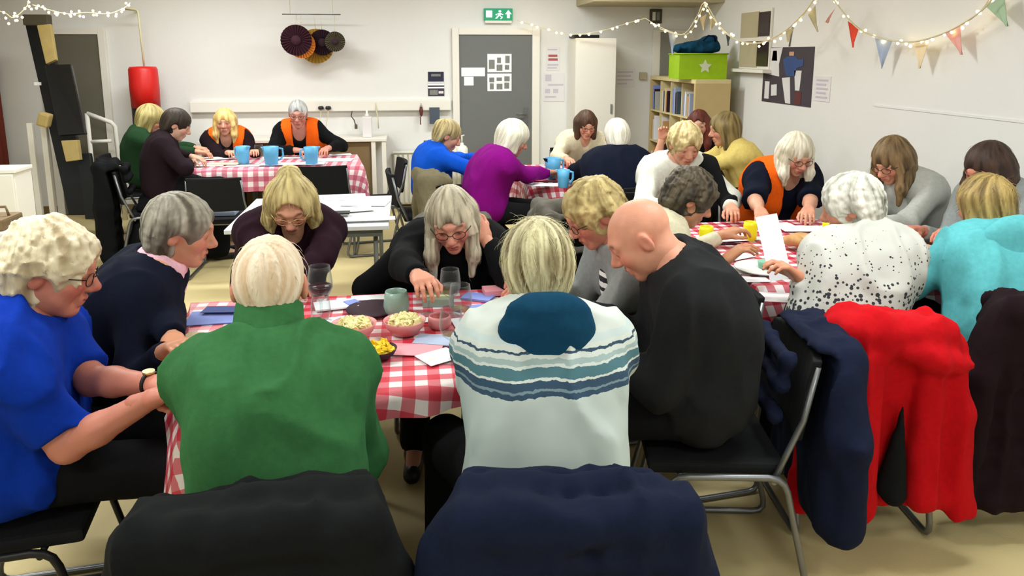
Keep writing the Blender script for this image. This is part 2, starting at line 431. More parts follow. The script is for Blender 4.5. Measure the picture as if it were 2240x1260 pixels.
def torso(F, S, grow, bulk=1.0, belly=0.0, bust=0.0, t0=0.0, t1=1.0, k=.06):
    for t in np.linspace(t0, t1, 11):
        w = np.interp(t, [q[0] for q in TL], [q[1] for q in TL]) * S.s * bulk * S.sw
        r = np.interp(t, [q[0] for q in TL], [q[2] for q in TL]) * S.s * (bulk * .6 + .4) + grow
        c = S.spine(t) + np.array([0, .0, 0])
        if t > .9: r = r - grow * .3
        F.rc(c - np.array([w, 0, 0]), c + np.array([w, 0, 0]), r, None, k)
        if belly and t < .6:
            F.ell(c + S.fwd(t) * .05 * belly, np.array([.13, .11, .09]) * (.8 + .3 * belly), None, .06)
    if bust:
        for q in (-1, 1): F.ell(S.spine(.62) + S.fwd(.62) * .085 + np.array([q * .075, 0, 0]), np.array([.07, .06, .075]) * (.8 + .3 * bust) + grow, None, .05)
def make_person(label, head, face, hands, top, pitch=25, hyaw=0, tilt=0, s=1.0, sw=1.0, bulk=1.0, belly=0, bust=0, lat=0.0, sleeve=.97,
                skin=(205, 160, 135), rosy=(190, 110, 95), hair=None, trousers='black_cloth', group=None, neck_open=0.0, neck_fwd=.05, curl=35,
                female=False, fat=0.0, extras=(), top_name='jumper', hump=.035, poles=(None, None), ups=(None, None), seat=.612, palms=True, shoe='black_leather', L=.455, legs=0, fold=1.0, foldlen=0.5, hem=-.02, twist=0, lean=.17, leg_yaw=0, neck_cut=1.0):
    hx, hy_, d = head
    Hw = at_d(hx, hy_, d)
    f = np.array([sin(R_(face)), cos(R_(face)), 0]); 
    rz = -R_(face); Rw = np.array([[cos(rz), -sin(rz), 0], [sin(rz), cos(rz), 0], [0, 0, 1]])    # local -> world
    S = Pose(); S.s = s; S.sw = sw
    # in the person's own frame: x right, y forward, z up; head first, hips follow from the length of the spine
    Rh = rot('z', -hyaw) @ rot('x', -pitch) @ rot('y', tilt)
    Rn = rot('x', -pitch * .55)
    Hl = np.array([0, 0, Hw[2]])
    sk = Hl + Rh @ (np.array([0, -.028, -.075]) * s)
    N = sk + Rn @ (np.array([0, -.030, -.075]) * s)
    pz = max(seat, N[2] - L * s * 1.02)
    dz = N[2] - pz; hor = min(lean, math.sqrt(max((L * s) ** 2 - dz * dz, .0004)))
    P = np.array([lat, N[1] - hor, pz])
    org = np.array([P[0], P[1], 0])
    for a in (Hl, sk, N, P): a -= org
    back = unit(np.array([0, -(N - P)[2], (N - P)[1]]))
    mid = (P + N) / 2 + back * hump * 1.6
    S.spine = lambda t: bez(P, mid, N, t)
    def fwd(t):
        e = unit(S.spine(min(t + .02, 1)) - S.spine(max(t - .02, 0))); return unit(np.cross(e, np.array([1, 0, 0.])) * -1) if False else unit(np.array([0, e[2], -e[1]]))
    S.bust, S.belly = bust, belly; S.fwd = fwd; S.N, S.P, S.H, S.Rh, S.sk = N, P, Hl, Rh, sk
    rootw = np.array([Hw[0], Hw[1], 0]) + Rw @ np.array([org[0], org[1], 0])
    toL = lambda p: Rw.T @ (np.array(p, float) - rootw)
    S.toL, S.Rw, S.root = toL, Rw, rootw
    near = d < 3.4; far = d > 5.4
    vb = .0105 if near else (.016 if far else .0135); vh = .0045 if near else (.0062 if far else .005)
    sh = []; el = []; wr = []; hd = []
    ua, fa = .275 * s, .245 * s
    for i, q in enumerate((-1, 1)):      # -1: the wearer's left? x right => q=-1 left arm
        b = S.spine(.90) + np.array([q * .172 * s * sw, 0, 0]) + S.fwd(.9) * .015
        b = rot('z', twist) @ (b - S.spine(.9)) + S.spine(.9)
        h = hands[i]
        if h is None: T = P + np.array([q * .12, .22, .02])
        else: T = toL(h)
        dv = unit(T - b); wv = T - dv * .075 * s
        D = np.linalg.norm(wv - b); mx = (ua + fa) * .985
        if D > mx: wv = b + (wv - b) / D * mx; D = mx
        D = max(D, .09)
        ca = (ua * ua + D * D - fa * fa) / (2 * ua * D); ca = max(-1, min(1, ca))
        ax = unit(wv - b)
        for pole in ([poles[i]] if poles[i] is not None else [(q * .5, -.35, -1.0), (q * .8, -.3, -.6), (q * 1.0, -.25, -.25), (q * 1.0, -.2, 0)]):      # keep the elbow off the table
            pole = np.array(pole, float); pv = unit(pole - ax * (pole @ ax))
            e = b + ax * ua * ca + pv * ua * math.sqrt(1 - ca * ca)
            if h is None or e[2] > .785: break
        sh.append(b); el.append(e); wr.append(wv); hd.append(unit(T - e) if h is not None else unit(wv - e))
    S.sh, S.el, S.wr, S.hd = sh, el, wr, hd
    hip = [P + np.array([q * .095 * s, .02, -.03]) for q in (-1, 1)]
    lv = rot('z', leg_yaw) @ np.array([0, .40 * s, -.03])
    hip = [P + np.array([q * .090 * s, .02, -.035]) for q in (-1, 1)]
    knee = [h + lv + np.array([q * .025, 0, 0]) for h, q in zip(hip, (-1, 1))]
    ank = [np.array([k_[0] + q * .01, k_[1] - .02 - legs, .085]) for k_, q in zip(knee, (-1, 1))]
    # ---- body: trunk, neck, arms and legs in one surface, head and hands finer
    allp = np.array([Hl, N, P, *sh, *el, *wr, *knee, *ank])
    lo = allp.min(0) - .24; hi = allp.max(0) + .22; lo[2] = max(lo[2], -.02)
    F = Field(lo, hi, .0135 if near else .018)
    torso(F, S, -.012, bulk)
    F.rc(sk, N, .056 * s * (1 + .12 * fat), .064 * s * (1 + .12 * fat), .03)
    F.rc(S.spine(.93), N, .07 * s, .065 * s, .05)
    for i in (0, 1):
        F.rc(N + (sk - N) * .2, sh[i], .045 * s, .050 * s, .06)
        q_ = .80 if (sleeve if isinstance(sleeve, (int, float)) else sleeve[i]) > .6 else 1.0      # slimmer where a sleeve covers the arm
        F.rc(sh[i], el[i], .050 * s * q_ * (bulk * .5 + .5), .041 * s * q_, .03); F.rc(el[i], el[i] + (wr[i] - el[i]) * .35, .041 * s * q_, .040 * s * q_, .02); F.rc(el[i] + (wr[i] - el[i]) * .35, wr[i], .040 * s * q_, .0265 * s, .02)
        F.rc(hip[i], knee[i], .080 * s, .055 * s, .04); F.rc(knee[i], ank[i], .052 * s, .035 * s, .03)
        F.rc(ank[i], np.array([ank[i][0], ank[i][1] + .13, .04]), .034, .03, .02)
    pieces = [F.mesh()]
    tones = [np.tile(np.array(lin(skin)), (len(pieces[0][0]), 1)) * (1 + .05 * vnoise(pieces[0][0] * 40, 5)[:, None])]
    Fh = Field(Hl - .19 * s, Hl + .19 * s, vh)
    head_sdf(Fh, Hl, Rh, s, fat, female)
    Fh.rc(Hl + Rh @ np.array([0, -.03, -.06]) * s, sk + (N - sk) * .7, .055 * s * (1 + .12 * fat), .060 * s * (1 + .12 * fat), .03)
    V, Q = Fh.mesh(); pieces.append((V, Q))
    hc = lin(hair['col']) if hair else lin((120, 100, 80))
    tones.append(head_tone(V, Hl, Rh, s, skin, rosy, tuple(v * .55 for v in hc), lin((170, 95, 85))))
    for i, q in enumerate((-1, 1)):
        if palms:
            u = ups[i] if ups[i] is not None else (0, 0, 1)
            V, Q = hand_mesh(wr[i], hd[i], np.array(u, float), 1 if q < 0 else -1, curl, s, .0042 if near else .0055)
            pieces.append((V, Q)); tones.append(np.tile(np.array(lin(skin)) * np.array([1, .93, .9]), (len(V), 1)) * (1 + .06 * vnoise(V * 50, 7)[:, None]))
    body = obj('person', np_mesh('person', pieces, np.concatenate(tones)), SKIN)
    body.location = rootw; body.rotation_euler = (0, 0, rz)
    tag(body, label, 'person', group)
    # ---- clothes
    g = .020
    F = Field(lo, hi, vb)
    torso(F, S, g, bulk, belly, bust, t0=hem + .0 if hem > 0 else 0.0)
    F.rc(S.spine(.95), N + (sk - N) * .12, .075 * s, .066 * s, .04)
    for i in (0, 1):
        F.rc(N + (sk - N) * .12, sh[i], .055 * s, .062 * s, .07)
        sl = sleeve if isinstance(sleeve, (int, float)) else sleeve[i]
        e = sh[i] + (el[i] - sh[i]) * min(1, sl / .53); ru = (.058 * (bulk * .5 + .5)) * s + .010
        if sl <= .55: F.rc(sh[i], sh[i] + (e - sh[i]) * .3, ru, ru, .035); F.sleeve(sh[i], e, ru, .050 * s + .022, .035)
        else:
            F.rc(sh[i], e, ru, .050 * s + .008, .035); F.sleeve(el[i], el[i] + (wr[i] - el[i]) * (sl - .53) / .47, .050 * s + .008, .034 * s + .007, .025)
    if fold:
        cp = .3 / fold; F.wrinkle(.012 * fold, 8, 11, (1, .8, foldlen), True, cp); F.wrinkle(.010 * fold, 6, 21, (1.2, 1, .9), False, cp); F.wrinkle(.005 * fold, 20, 4, (1, 1, foldlen), False, cp)
    F.cut((0, 0, .464), (0, 0, -1))
    up = unit(sk - N)
    F.ell(N + up * (.075 * s) + np.array([0, .01, 0]), np.array([.085, .085, .062]) * s * neck_cut, None, .01, 's')
    if neck_open: F.ell(N + up * .03 + S.fwd(.95) * neck_fwd, np.array([.06, .12, .10]) * neck_open, None, .012, 's')
    V, Q = F.mesh()
    o = obj(top_name, np_mesh(top_name, [(V, Q)]), MATS[top] if isinstance(top, str) else top, body); S.topobj = o
    F = Field(np.array([-.34, -.25, .03]), np.array([.34, .70, P[2] + .2]), .014 if near else .019)
    for t in (0, .08, .16):
        F.rc(S.spine(t) - np.array([.066 * s * bulk, 0, 0]), S.spine(t) + np.array([.066 * s * bulk, 0, 0]), .116 * s, None, .05)
    for i in (0, 1):
        F.rc(hip[i], knee[i], .090 * s, .070 * s, .05); F.rc(knee[i], ank[i] + np.array([0, 0, .03]), .066 * s, .058 * s, .04)
    F.wrinkle(.006, 16, 2)
    F.cut((0, 0, .075), (0, 0, -1))
    obj('trousers', np_mesh('trousers', [F.mesh()]), MATS[trousers], body)
    for i in (0, 1):
        F = Field(ank[i] + np.array([-.08, -.12, -.09]), ank[i] + np.array([.08, .24, .06]), .010)
        F.rc(ank[i] + np.array([0, -.02, -.045]), ank[i] + np.array([0, .14, -.052]), .040, .036, .03).rc(ank[i], ank[i] + np.array([0, -.01, -.04]), .042, .042, .03)
        F.cut((0, 0, .003), (0, 0, -1))
        obj('shoe', np_mesh('shoe', [F.mesh()]), MATS[shoe], body)
    if hair: make_hair(body, S, hair, near, far)
    for e in extras: e(body, S, near)
    S.body = body
    return S
def make_hair(body, S, h, near, far):
    """one shell of hair over the skull, cut open for the face and the neck, with locks falling from it, combed into strands"""
    c, Rh, s = S.H, S.Rh, S.s
    P = lambda x, y, z: c + Rh @ (np.array([x, y, z]) * s)
    vs = .0055 if near else (.0075 if far else .0065)
    th = h.get('thick', .014); low = h.get('low', -.05); kind = h.get('kind', 'short')
    ext = .20 + (h.get('long', 0) if kind == 'long' else .0)
    lo = c - np.array([.20, .20, ext]) * s; hi = c + np.array([.20, .20, .20]) * s
    if kind == 'long': lo[2] = min(lo[2], c[2] - h['long'] - .1); lo[1] -= .1; hi[1] += .12; lo[0] -= .05; hi[0] += .05
    if h.get('bun'): hi[2] += .08; lo[1] -= .06
    F = Field(lo, hi, vs)
    E = lambda x, y, z, rx, ry, rz, k=.02, m='u': F.ell(P(x, y, z), np.array([rx, ry, rz]) * s, Rh, k, m)
    E(0, -.014, .034, .075 + th, .098 + th, .088 + th * h.get('topk', 1.0))
    back = h.get('back', -.05)
    if kind in ('short', 'bob', 'long'):
        E(0, -.045, (back + .03) / 2, .068 + th, .058 + th, .055 + (.03 - back) / 2, .03)
    if kind in ('bob', 'long'):
        for q in (-1, 1):
            F.rc(P(q * .066, .0, .03), P(q * (.070 + th * .4), .012, low), (.026 + th * .6) * s, (.022 + th * .5) * s, .03)
            F.rc(P(q * .060, -.045, .02), P(q * .062, -.05, low), (.034 + th * .6) * s, (.028 + th * .5) * s, .035)
        F.rc(P(0, -.075, .03), P(0, -.07, low), .045 * s, .04 * s, .04)
    if kind == 'long':                       # locks hang straight down whatever the head does
        Lg = h['long']
        for (x, y, w0, w1, ln) in h.get('locks', ((-.075, .03, .030, .014, 1), (.075, .03, .030, .014, 1), (-.07, -.03, .034, .018, .9), (.07, -.03, .034, .018, .9), (0, -.07, .05, .03, .8), (-.045, -.06, .045, .025, .85), (.045, -.06, .045, .025, .85))):
            a = P(x, y, -.02); b = a + np.array([x * .12, .0, -Lg * ln * .55]); e = b + np.array([-x * .1, .0, -Lg * ln * .45])
            F.rc(a, b, w0 * s, (w0 * .8 + w1 * .2) * s, .03); F.rc(b, e, (w0 * .8 + w1 * .2) * s, w1 * s, .03)
    if h.get('bun'):
        bx, by, bz, br = h['bun']; E(bx, by, bz, br * 1.2, br, br)
    for bl in h.get('blobs', ()): E(*bl)
    if h.get('curl'): F.wrinkle(h['curl'] * .8, h.get('cf', 38), 6); F.wrinkle(h['curl'] * .65, 72, 9); F.wrinkle(h['curl'] * .3, 120, 3)
    fw_, ftop, fy = h.get('fw', .068), h.get('ftop', .082), h.get('fy', .03)
    # the face opening
    fz0 = h.get('fz0', -.19); E(0, .135, (ftop + fz0) / 2, fw_, .135 - fy, (ftop - fz0) / 2, .012, 's')
    if kind == 'short':
        for q in (-1, 1): E(q * .098, h.get('ear', .005), -.035, .038, .036, h.get('earh', .058), .012, 's')
        n = Rh @ unit((0, .25, -1)); F.cut(P(0, -.06, h.get('nape', -.095)), n)
    if kind == 'bob':
        n = Rh @ unit((0, .12, -1)); F.cut(P(0, 0, low), n)
    if h.get('crown'):                       # bare crown
        cx, cy, cz, r1, r2, r3 = h['crown']; E(cx, cy, cz, r1, r2, r3, .01, 's')
    V, Q = F.mesh()
    if not len(V): return
    N = normals(V, Q); q = ((V - c) @ Rh) / s
    hang = (q[:, 2] < -.03) & (kind == 'long')
    az = np.arctan2(q[:, 0], q[:, 1] + .02 + .06) * (1 if kind != 'curl' else 1)
    curly = h.get('curl', 0) > 0
    part = np.stack([az * 6.5, q[:, 2] * 7, np.hypot(q[:, 0], q[:, 1]) * 9], -1)
    if kind == 'long': part = np.where((q[:, 2] < -.03)[:, None], np.stack([V[:, 0] * 75, V[:, 1] * 75, V[:, 2] * 5], -1), part)
    st = vnoise(part * (1.0 if not curly else .8), 1) * .6 + vnoise(part * 2.6, 2) * .4
    V = V + N * (st * (.0045 if not curly else .003))[:, None]
    dark, light = np.array(lin(h['col'])), np.array(lin(h.get('col2', h['col'])))
    mixv = np.clip(.5 + st * .9 + .25 * vnoise(q * 14, 8), 0, 1)[:, None]
    tone = dark * (1 - mixv) + light * mixv
    pieces = [(V, Q)]; tones = [tone]
    # loose strands lying on the shell
    rng = np.random.RandomState(int(abs(c[2] * 1e4)) % 9999 + len(V)); ns = h.get('strands', 0 if curly else (500 if near else (0 if far else 160)))
    if ns:
        idx = rng.randint(0, len(V), ns); p = V[idx]; nn = N[idx]
        crown = P(0, -.05, .13)
        dv = p - crown if kind != 'long' else p - crown + np.array([0, 0, -.35])
        tg = dv - (dv * nn).sum(1)[:, None] * nn; tg += rng.normal(0, .02 + (.06 if curly else 0), tg.shape); tg /= np.linalg.norm(tg, axis=1)[:, None] + 1e-9
        sd = np.cross(tg, nn); ln = rng.uniform(.025, .06, ns)[:, None] * h.get('slen', 1); wd = .0011
        vs_ = []; fs_ = []
        for j, (u, lift) in enumerate(((0, -.002), (.4, .0012), (.75, .0018), (1, .000))):
            cc = p + tg * ln * u + nn * (lift - (ln * u) ** 2 * 5.5)
            ww = wd * (1 - u * .8)
            vs_ += [cc + sd * ww, cc - sd * ww, cc + nn * ww * 1.2]
        VV = np.stack(vs_, 1).reshape(-1, 3); base = (np.arange(ns) * 12)[:, None]
        for j in range(3):
            for a, b in ((0, 1), (1, 2), (2, 0)):
                fs_.append(np.stack([base[:, 0] + j * 3 + a, base[:, 0] + j * 3 + b, base[:, 0] + j * 3 + 3 + b, base[:, 0] + j * 3 + 3 + a], -1))
        pieces.append((VV, np.concatenate(fs_)))
        tt = np.clip(mixv[idx] + rng.uniform(-.12, .2, (ns, 1)), .1, 1); tones.append(np.repeat(dark * (1 - tt) + light * tt, 12, axis=0))
    obj('hair', np_mesh('hair', pieces, np.concatenate(tones)), HAIR, body)
# ---- things worn
def spectacles(m='dark_metal', r=.021, dz=0.0):
    def f(body, S, near):
        P = lambda x, y, z: S.H + S.Rh @ (np.array([x, y, z]) * S.s)
        b = MB()
        for q in (-1, 1):
            b.tube([P(q * .033 + (r * 1.15) * cos(a), .106 - .25 * abs(abs(q * .033 + r * cos(a)) - .02) , .004 + dz + r * .85 * sin(a)) for a in np.linspace(0, 2 * pi, 17)[:-1]], .0016, 6, True)
            b.tube([P(q * .056, .096, .008 + dz), P(q * .078, .06, .010 + dz), P(q * .083, 0, .012 + dz)], .0016, 6)
        b.tube([P(-.011, .108, .008 + dz), P(0, .112, .011 + dz), P(.011, .108, .008 + dz)], .0016, 6)
        b.build('spectacles', MATS[m], body)
    return f
def gilet(m='orange_fleece', open_=.055, bulk=1.0, t0=.0):
    """sleeveless padded waistcoat worn open"""
    def f(body, S, near):
        allp = np.array([S.N, S.P, *S.sh]); lo = allp.min(0) - .26; hi = allp.max(0) + .22
        F = Field(lo, hi, .011)
        torso(F, S, .042, bulk, S.belly, S.bust, t0=t0)
        F.rc(S.spine(.95), S.N + (S.sk - S.N) * .25, .09, .085, .04)
        for i in (0, 1): F.rc(S.N + (S.sk - S.N) * .1, S.N + (S.sh[i] - S.N) * .78, .07, .072, .05)
        F.wrinkle(.008, 12, 5); F.cut((0, 0, .466), (0, 0, -1))
        n = unit(S.sk - S.N)
        F.ell(S.N + n * .06, np.array([.078, .085, .10]), None, .01, 's')
        for i in (0, 1):
            d_ = unit(S.el[i] - S.sh[i]); F.rc(S.sh[i] + np.array([(-1, 1)[i] * .02, 0, .02]), S.sh[i] + d_ * .12 + np.array([(-1, 1)[i] * .03, 0, 0]), .088, .085, .01, 's')
        g = F.grid(); dm = np.full(F.D.shape, -1., np.float32)
        c = S.spine(.5); fd = S.fwd(.6); ax = unit(S.N - S.P)
        fr = (g - c) @ fd; along = (g - c) @ ax
        F.D = np.maximum(F.D, -np.maximum(np.abs(g[..., 0] - c[0]) - open_ * (1 + np.clip(along, -.2, .3) * .8), -(fr - .02)).astype(np.float32))
        obj('gilet', np_mesh('gilet', [F.mesh()]), MATS[m], body)
    return f
def collar(m, r=.074, h=.045, tilt_=0.0, name='collar', wing=0.0, flare=0.0):
    def f(body, S, near):
        up = unit(S.sk - S.N); a = S.N + up * (-.015); b = S.N + up * h
        F = Field(np.minimum(a, b) - .18, np.maximum(a, b) + .15, .007)
        F.rc(a, b, r + .012 + flare, r, .02)
        if wing:
            for q in (-1, 1): F.rc(b + np.array([q * .04, .04, -.01]), a + np.array([q * .06, .09, -.01]) * wing, .018, .008, .02)
        F.rc(a - up * .1, b + up * .1, r - .012, r - .013, .006, 's')
        F.cut(b + up * .008, unit(up + np.array([0, .25 + tilt_, 0])))
        F.wrinkle(.004, 25, 3)
        obj(name, np_mesh(name, [F.mesh()]), MATS[m], body)
    return f
def hood(m, size=1.0, drop=.07, name='hood'):
    """a hood lying behind the neck, rolled over the shoulders"""
    def f(body, S, near):
        F = Field(S.N + np.array([-.26, -.28, -.24]), S.N + np.array([.26, .22, .16]), .009)
        c = S.N + np.array([0, .0, -.012])
        pts = []
        for a in np.linspace(-2.3, 2.3, 13):
            pts.append(c + np.array([sin(a) * .115, -cos(a) * .115, -.01 - .02 * cos(a)]) * size)
        for i in range(12):
            F.rc(pts[i], pts[i + 1], (.036 + .014 * cos((i - 6) * .4)) * size, None, .03)
        bk = -S.fwd(.85)
        F.ell(S.spine(.86) + bk * .115 + np.array([0, 0, -.0]), np.array([.125, .055, drop + .03]) * size, None, .05)
        F.ell(S.spine(.93) + bk * .09, np.array([.10, .05, .05]) * size, None, .04)
        F.wrinkle(.013, 8, 40, (.6, 1, 1.7), True, .35); F.wrinkle(.005, 24, 2)
        F.ell(S.N + np.array([0, .02, .06]), np.array([.068, .07, .10]) * size, None, .012, 's')
        obj(name, np_mesh(name, [F.mesh()]), MATS[m], body)
    return f
def wristwatch(i):
    def f(body, S, near):
        n = unit(S.wr[i] - S.el[i]); c = S.wr[i] - n * .015; x = unit(np.cross(n, (0, 0, 1))); z = np.cross(x, n)
        b = MB(); b.tube([c + (x * cos(a) + z * sin(a)) * .031 for a in np.linspace(0, 2 * pi, 15)[:-1]], .005, 6, True)
        o = b.build('wristwatch', MATS['black_leather'], body)
        b = MB(); p = c + z * .034 if z[2] > 0 else c - z * .034
        b.tube([p - np.array([0, 0, .004]), p + np.array([0, 0, .004])], .016, 14); b.build('watch_face', MATS['gold'], o)
    return f
def extra_sdf(name, m, fn, vs=.009, pad=.25):
    def f(body, S, near):
        F = Field(np.minimum(S.P, S.N) - pad, np.maximum(S.H, S.N) + pad, vs); fn(F, S)
        obj(name, np_mesh(name, [F.mesh()]), MATS[m], body)
    return f

# ------------------------------------------------------------------ named materials
for n_, c_ in dict(black_cloth=(16, 16, 18), black_knit=(13, 14, 16), charcoal=(32, 33, 35), navy=(13, 18, 34), plum=(36, 14, 26), wine_black=(30, 18, 24), royal_blue=(8, 48, 152),
                   green_fleece=(54, 106, 62), dark_green=(28, 56, 32), grey_knit=(142, 147, 146), pale_grey=(176, 178, 172), cream_knit=(200, 192, 164), white_fleece=(208, 208, 196), purple_fleece=(120, 6, 112),
                   puffer_blue=(12, 78, 190), yellow_knit=(212, 190, 110), orange_fleece=(236, 98, 20), turquoise=(92, 174, 180), teal_navy=(16, 62, 90), red_shell=(178, 10, 20), red_dark=(150, 8, 20),
                   navy_coat=(20, 26, 48), black_coat=(17, 19, 20), maroon_coat=(28, 14, 20), grey_quilt=(96, 92, 84), taupe_quilt=(104, 96, 74), denim=(18, 25, 46), pink_shirt=(236, 186, 200), white_shirt=(235, 232, 228), brown_cloth=(60, 40, 26), pleat_blue=(110, 122, 150), curtain_wine=(128, 62, 52)).items(): fabric(n_, c_)
mat('black_leather', (18, 17, 17), .45); mat('dark_metal', (45, 38, 35), .35, .6); mat('gold', (215, 190, 130), .3, .8)
mat('chair_pad', (20, 21, 23), .85, bump=.3, bscale=400, spec=.2); mat('steel_grey', (120, 122, 124), .35, .7); mat('black_tube', (26, 27, 29), .4, .3)
mat('white_paint', (226, 222, 212), .6); mat('wall_paint', (222, 221, 217), .8, noise=.03, nscale=3, bump=.08, bscale=60); mat('ceil_paint', (225, 222, 214), .9)
mat('floor_lino', (200, 182, 132), .7, noise=.10, nscale=2.5, bump=.15, bscale=220); mat('door_grey', (104, 106, 104), .6, noise=.04, nscale=8); mat('door_olive', (98, 94, 80), .6, noise=.05, nscale=6)
mat('paper', (236, 236, 240), .8); mat('paper_dim', (218, 214, 214), .8); mat('ink', (60, 60, 66), .8); mat('ink_red', (165, 90, 90), .8); mat('ink_pale', (190, 186, 196), .8)
mat('blue_paper', (128, 144, 214), .7); mat('blue_deep', (50, 70, 140), .7); mat('teal_print', (70, 140, 150), .7)
mat('pale_wood', (216, 200, 150), .6, noise=.08, nscale=12); mat('wood_side', (196, 172, 120), .6, noise=.08, nscale=12); mat('brown_board', (122, 100, 66), .7, noise=.1, nscale=10)
mat('blue_plastic', (92, 168, 212), .45, spec=.4); mat('blue_plastic_dark', (40, 110, 190), .45); mat('yellow_plastic', (232, 222, 20), .4); mat('lime_plastic', (150, 190, 10), .35, noise=.15, nscale=20)
mat('frosted', (190, 222, 208), .25, trans=.55, spec=.5); mat('red_wine', (54, 16, 28), .08)

def thin_glass(name, tint, base=.025, edge=.8):
    m, nt, b = newmat(name); out = nt.nodes['Material Output']
    lw = nt.nodes.new('ShaderNodeLayerWeight'); lw.inputs['Blend'].default_value = .35
    tr = nt.nodes.new('ShaderNodeBsdfTransparent'); tr.inputs[0].default_value = (*lin(tint), 1)
    b.inputs['Base Color'].default_value = (.35, .37, .37, 1); b.inputs['Roughness'].default_value = .08; b.inputs['Specular IOR Level'].default_value = 1.0
    f = M_(nt, 'MULTIPLY_ADD', M_(nt, 'POWER', lw.outputs['Facing'], 2.2), edge, base)
    mx = nt.nodes.new('ShaderNodeMixShader'); nt.links.new(f, mx.inputs[0]); nt.links.new(tr.outputs[0], mx.inputs[1]); nt.links.new(b.outputs[0], mx.inputs[2]); nt.links.new(mx.outputs[0], out.inputs[0])
    MATS[name] = m
thin_glass('glass', (246, 248, 248)); thin_glass('white_wine', (236, 222, 150), .25, .4); thin_glass('red_wine_thin', (90, 20, 40))
mat('crisps', (240, 232, 176), .7, noise=.12, nscale=90); mat('orange_crisps', (236, 200, 40), .7, noise=.15, nscale=90); mat('bowl_pink', (205, 130, 130), .4); mat('bowl_white', (236, 234, 222), .4); mat('plate', (232, 232, 226), .3)
mat('green_sign', (10, 140, 96), .5, emit=.25); mat('white_sign', (220, 244, 236), .5, emit=.4); mat('bulb', (255, 226, 150), .4, emit=9); mat('wire', (206, 196, 160), .6); mat('wire_dark', (70, 66, 56), .6)
mat('red_vinyl', (196, 26, 22), .4, noise=.08, nscale=10); mat('black_vinyl', (24, 22, 24), .4); mat('black_panel', (15, 18, 22), .5, spec=.3); mat('black_gloss', (12, 13, 16), .25)
mat('ply_edge', (170, 148, 92), .6, noise=.15, nscale=14); mat('dark_bronze', (66, 60, 44), .6); mat('fan_maroon', (56, 18, 32), .8); mat('fan_orange', (236, 156, 62), .8); mat('fan_gold', (176, 140, 52), .8); mat('fan_plum', (46, 20, 34), .8); mat('fan_olive', (92, 84, 66), .8)
mat('flag_red', (220, 74, 54), .8); mat('flag_orange', (232, 160, 70), .8); mat('flag_blue', (166, 180, 206), .8); mat('flag_cream', (228, 208, 170), .8); mat('flag_pink', (222, 160, 150), .8); mat('flag_green', (164, 190, 158), .8); mat('flag_olive', (196, 186, 150), .8); mat('flag_white', (216, 216, 210), .8)
mat('radiator', (226, 224, 214), .45); mat('table_white', (226, 228, 230), .4); mat('table_metal', (104, 106, 100), .5, .3); mat('pane_grey', (128, 126, 118), .4); mat('blind_sand', (176, 166, 136), .8); mat('dark_glass', (56, 44, 44), .2)
mat('photo_dark', (62, 54, 64), .6, noise=.25, nscale=9); mat('photo_blue', (50, 76, 130), .6); mat('photo_pale', (214, 212, 212), .6); mat('photo_navy', (34, 34, 58), .6); mat('photo_grey', (120, 122, 116), .6, noise=.3, nscale=40); mat('slate', (70, 80, 92), .6)
mat('cork', (150, 100, 50), .7); mat('orange_tin', (214, 120, 50), .5); mat('star_white', (206, 214, 190), .6); mat('red_brown', (92, 40, 40), .6); mat('bread', (196, 150, 96), .8, noise=.2, nscale=60); mat('dip_green', (130, 186, 160), .5); mat('pink_card', (226, 150, 160), .7)
ging = gingham('gingham', (204, 54, 72)); gingham('gingham_dark', (180, 36, 56)); gingham('gingham_back', (188, 84, 108), .085)
spots('spotted_blouse')
FW = (196, 203, 198); FN = (44, 70, 92)
bands('patterned_fleece', [(0, (178, 190, 186)), (.895, FN), (.907, (110, 132, 142)), (.912, FN), (.925, FW), (.934, (70, 110, 120)), (.952, FW), (.962, (150, 170, 170)), (.968, FW), (.982, FN), (.987, FW), (1.0, (186, 200, 200)), (1.012, FW)])
bands('stripe_top', [(0, (230, 230, 230))] + [(.6 + i * .02, ((30, 30, 40), (232, 232, 230))[i % 2]) for i in range(26)])

# ------------------------------------------------------------------ the room
Ym = (WY + WYN) / 2; Xm = (WXL + WXR) / 2; LX = WXR - WXL; LY = WY - WYN
structure(rbox('floor', (Xm, Ym, -.05), (LX + .4, LY + .4, .1), MATS['floor_lino'], bevel=0))
structure(rbox('ceiling', (Xm, Ym, CEIL + .05), (LX + .4, LY + .4, .1), MATS['ceil_paint'], bevel=0))
structure(rbox('wall_back', (Xm, WY + .1, CEIL / 2), (LX + .4, .2, CEIL), MATS['wall_paint'], bevel=0))
structure(rbox('wall_front', (Xm, WYN - .1, CEIL / 2), (LX + .4, .2, CEIL), MATS['wall_paint'], bevel=0))
structure(rbox('wall_left', (WXL - .1, Ym, CEIL / 2), (.2, LY + .4, CEIL), MATS['wall_paint'], bevel=0))
structure(rbox('wall_right', (WXR + .1, Ym, CEIL / 2), (.2, LY + .4, CEIL), MATS['wall_paint'], bevel=0))
structure(rbox('baseboard_back', (Xm, WY - .009, .05), (LX, .018, .10), MATS['brown_board'], bevel=.003))
structure(rbox('baseboard_right', (WXR - .009, Ym, .05), (.018, LY, .10), MATS['brown_board'], bevel=.003))
structure(rbox('baseboard_left', (WXL + .009, Ym, .05), (.018, LY, .10), MATS['brown_board'], bevel=.003))
a = at_y(1290, 6, 7.9)
structure(MB().span((a[0], 7.7, a[2] + .0), (WXR, WY, CEIL)).build('trim_1', MATS['blind_sand'], bevel=.01))       # boxed-in beam in the far right corner
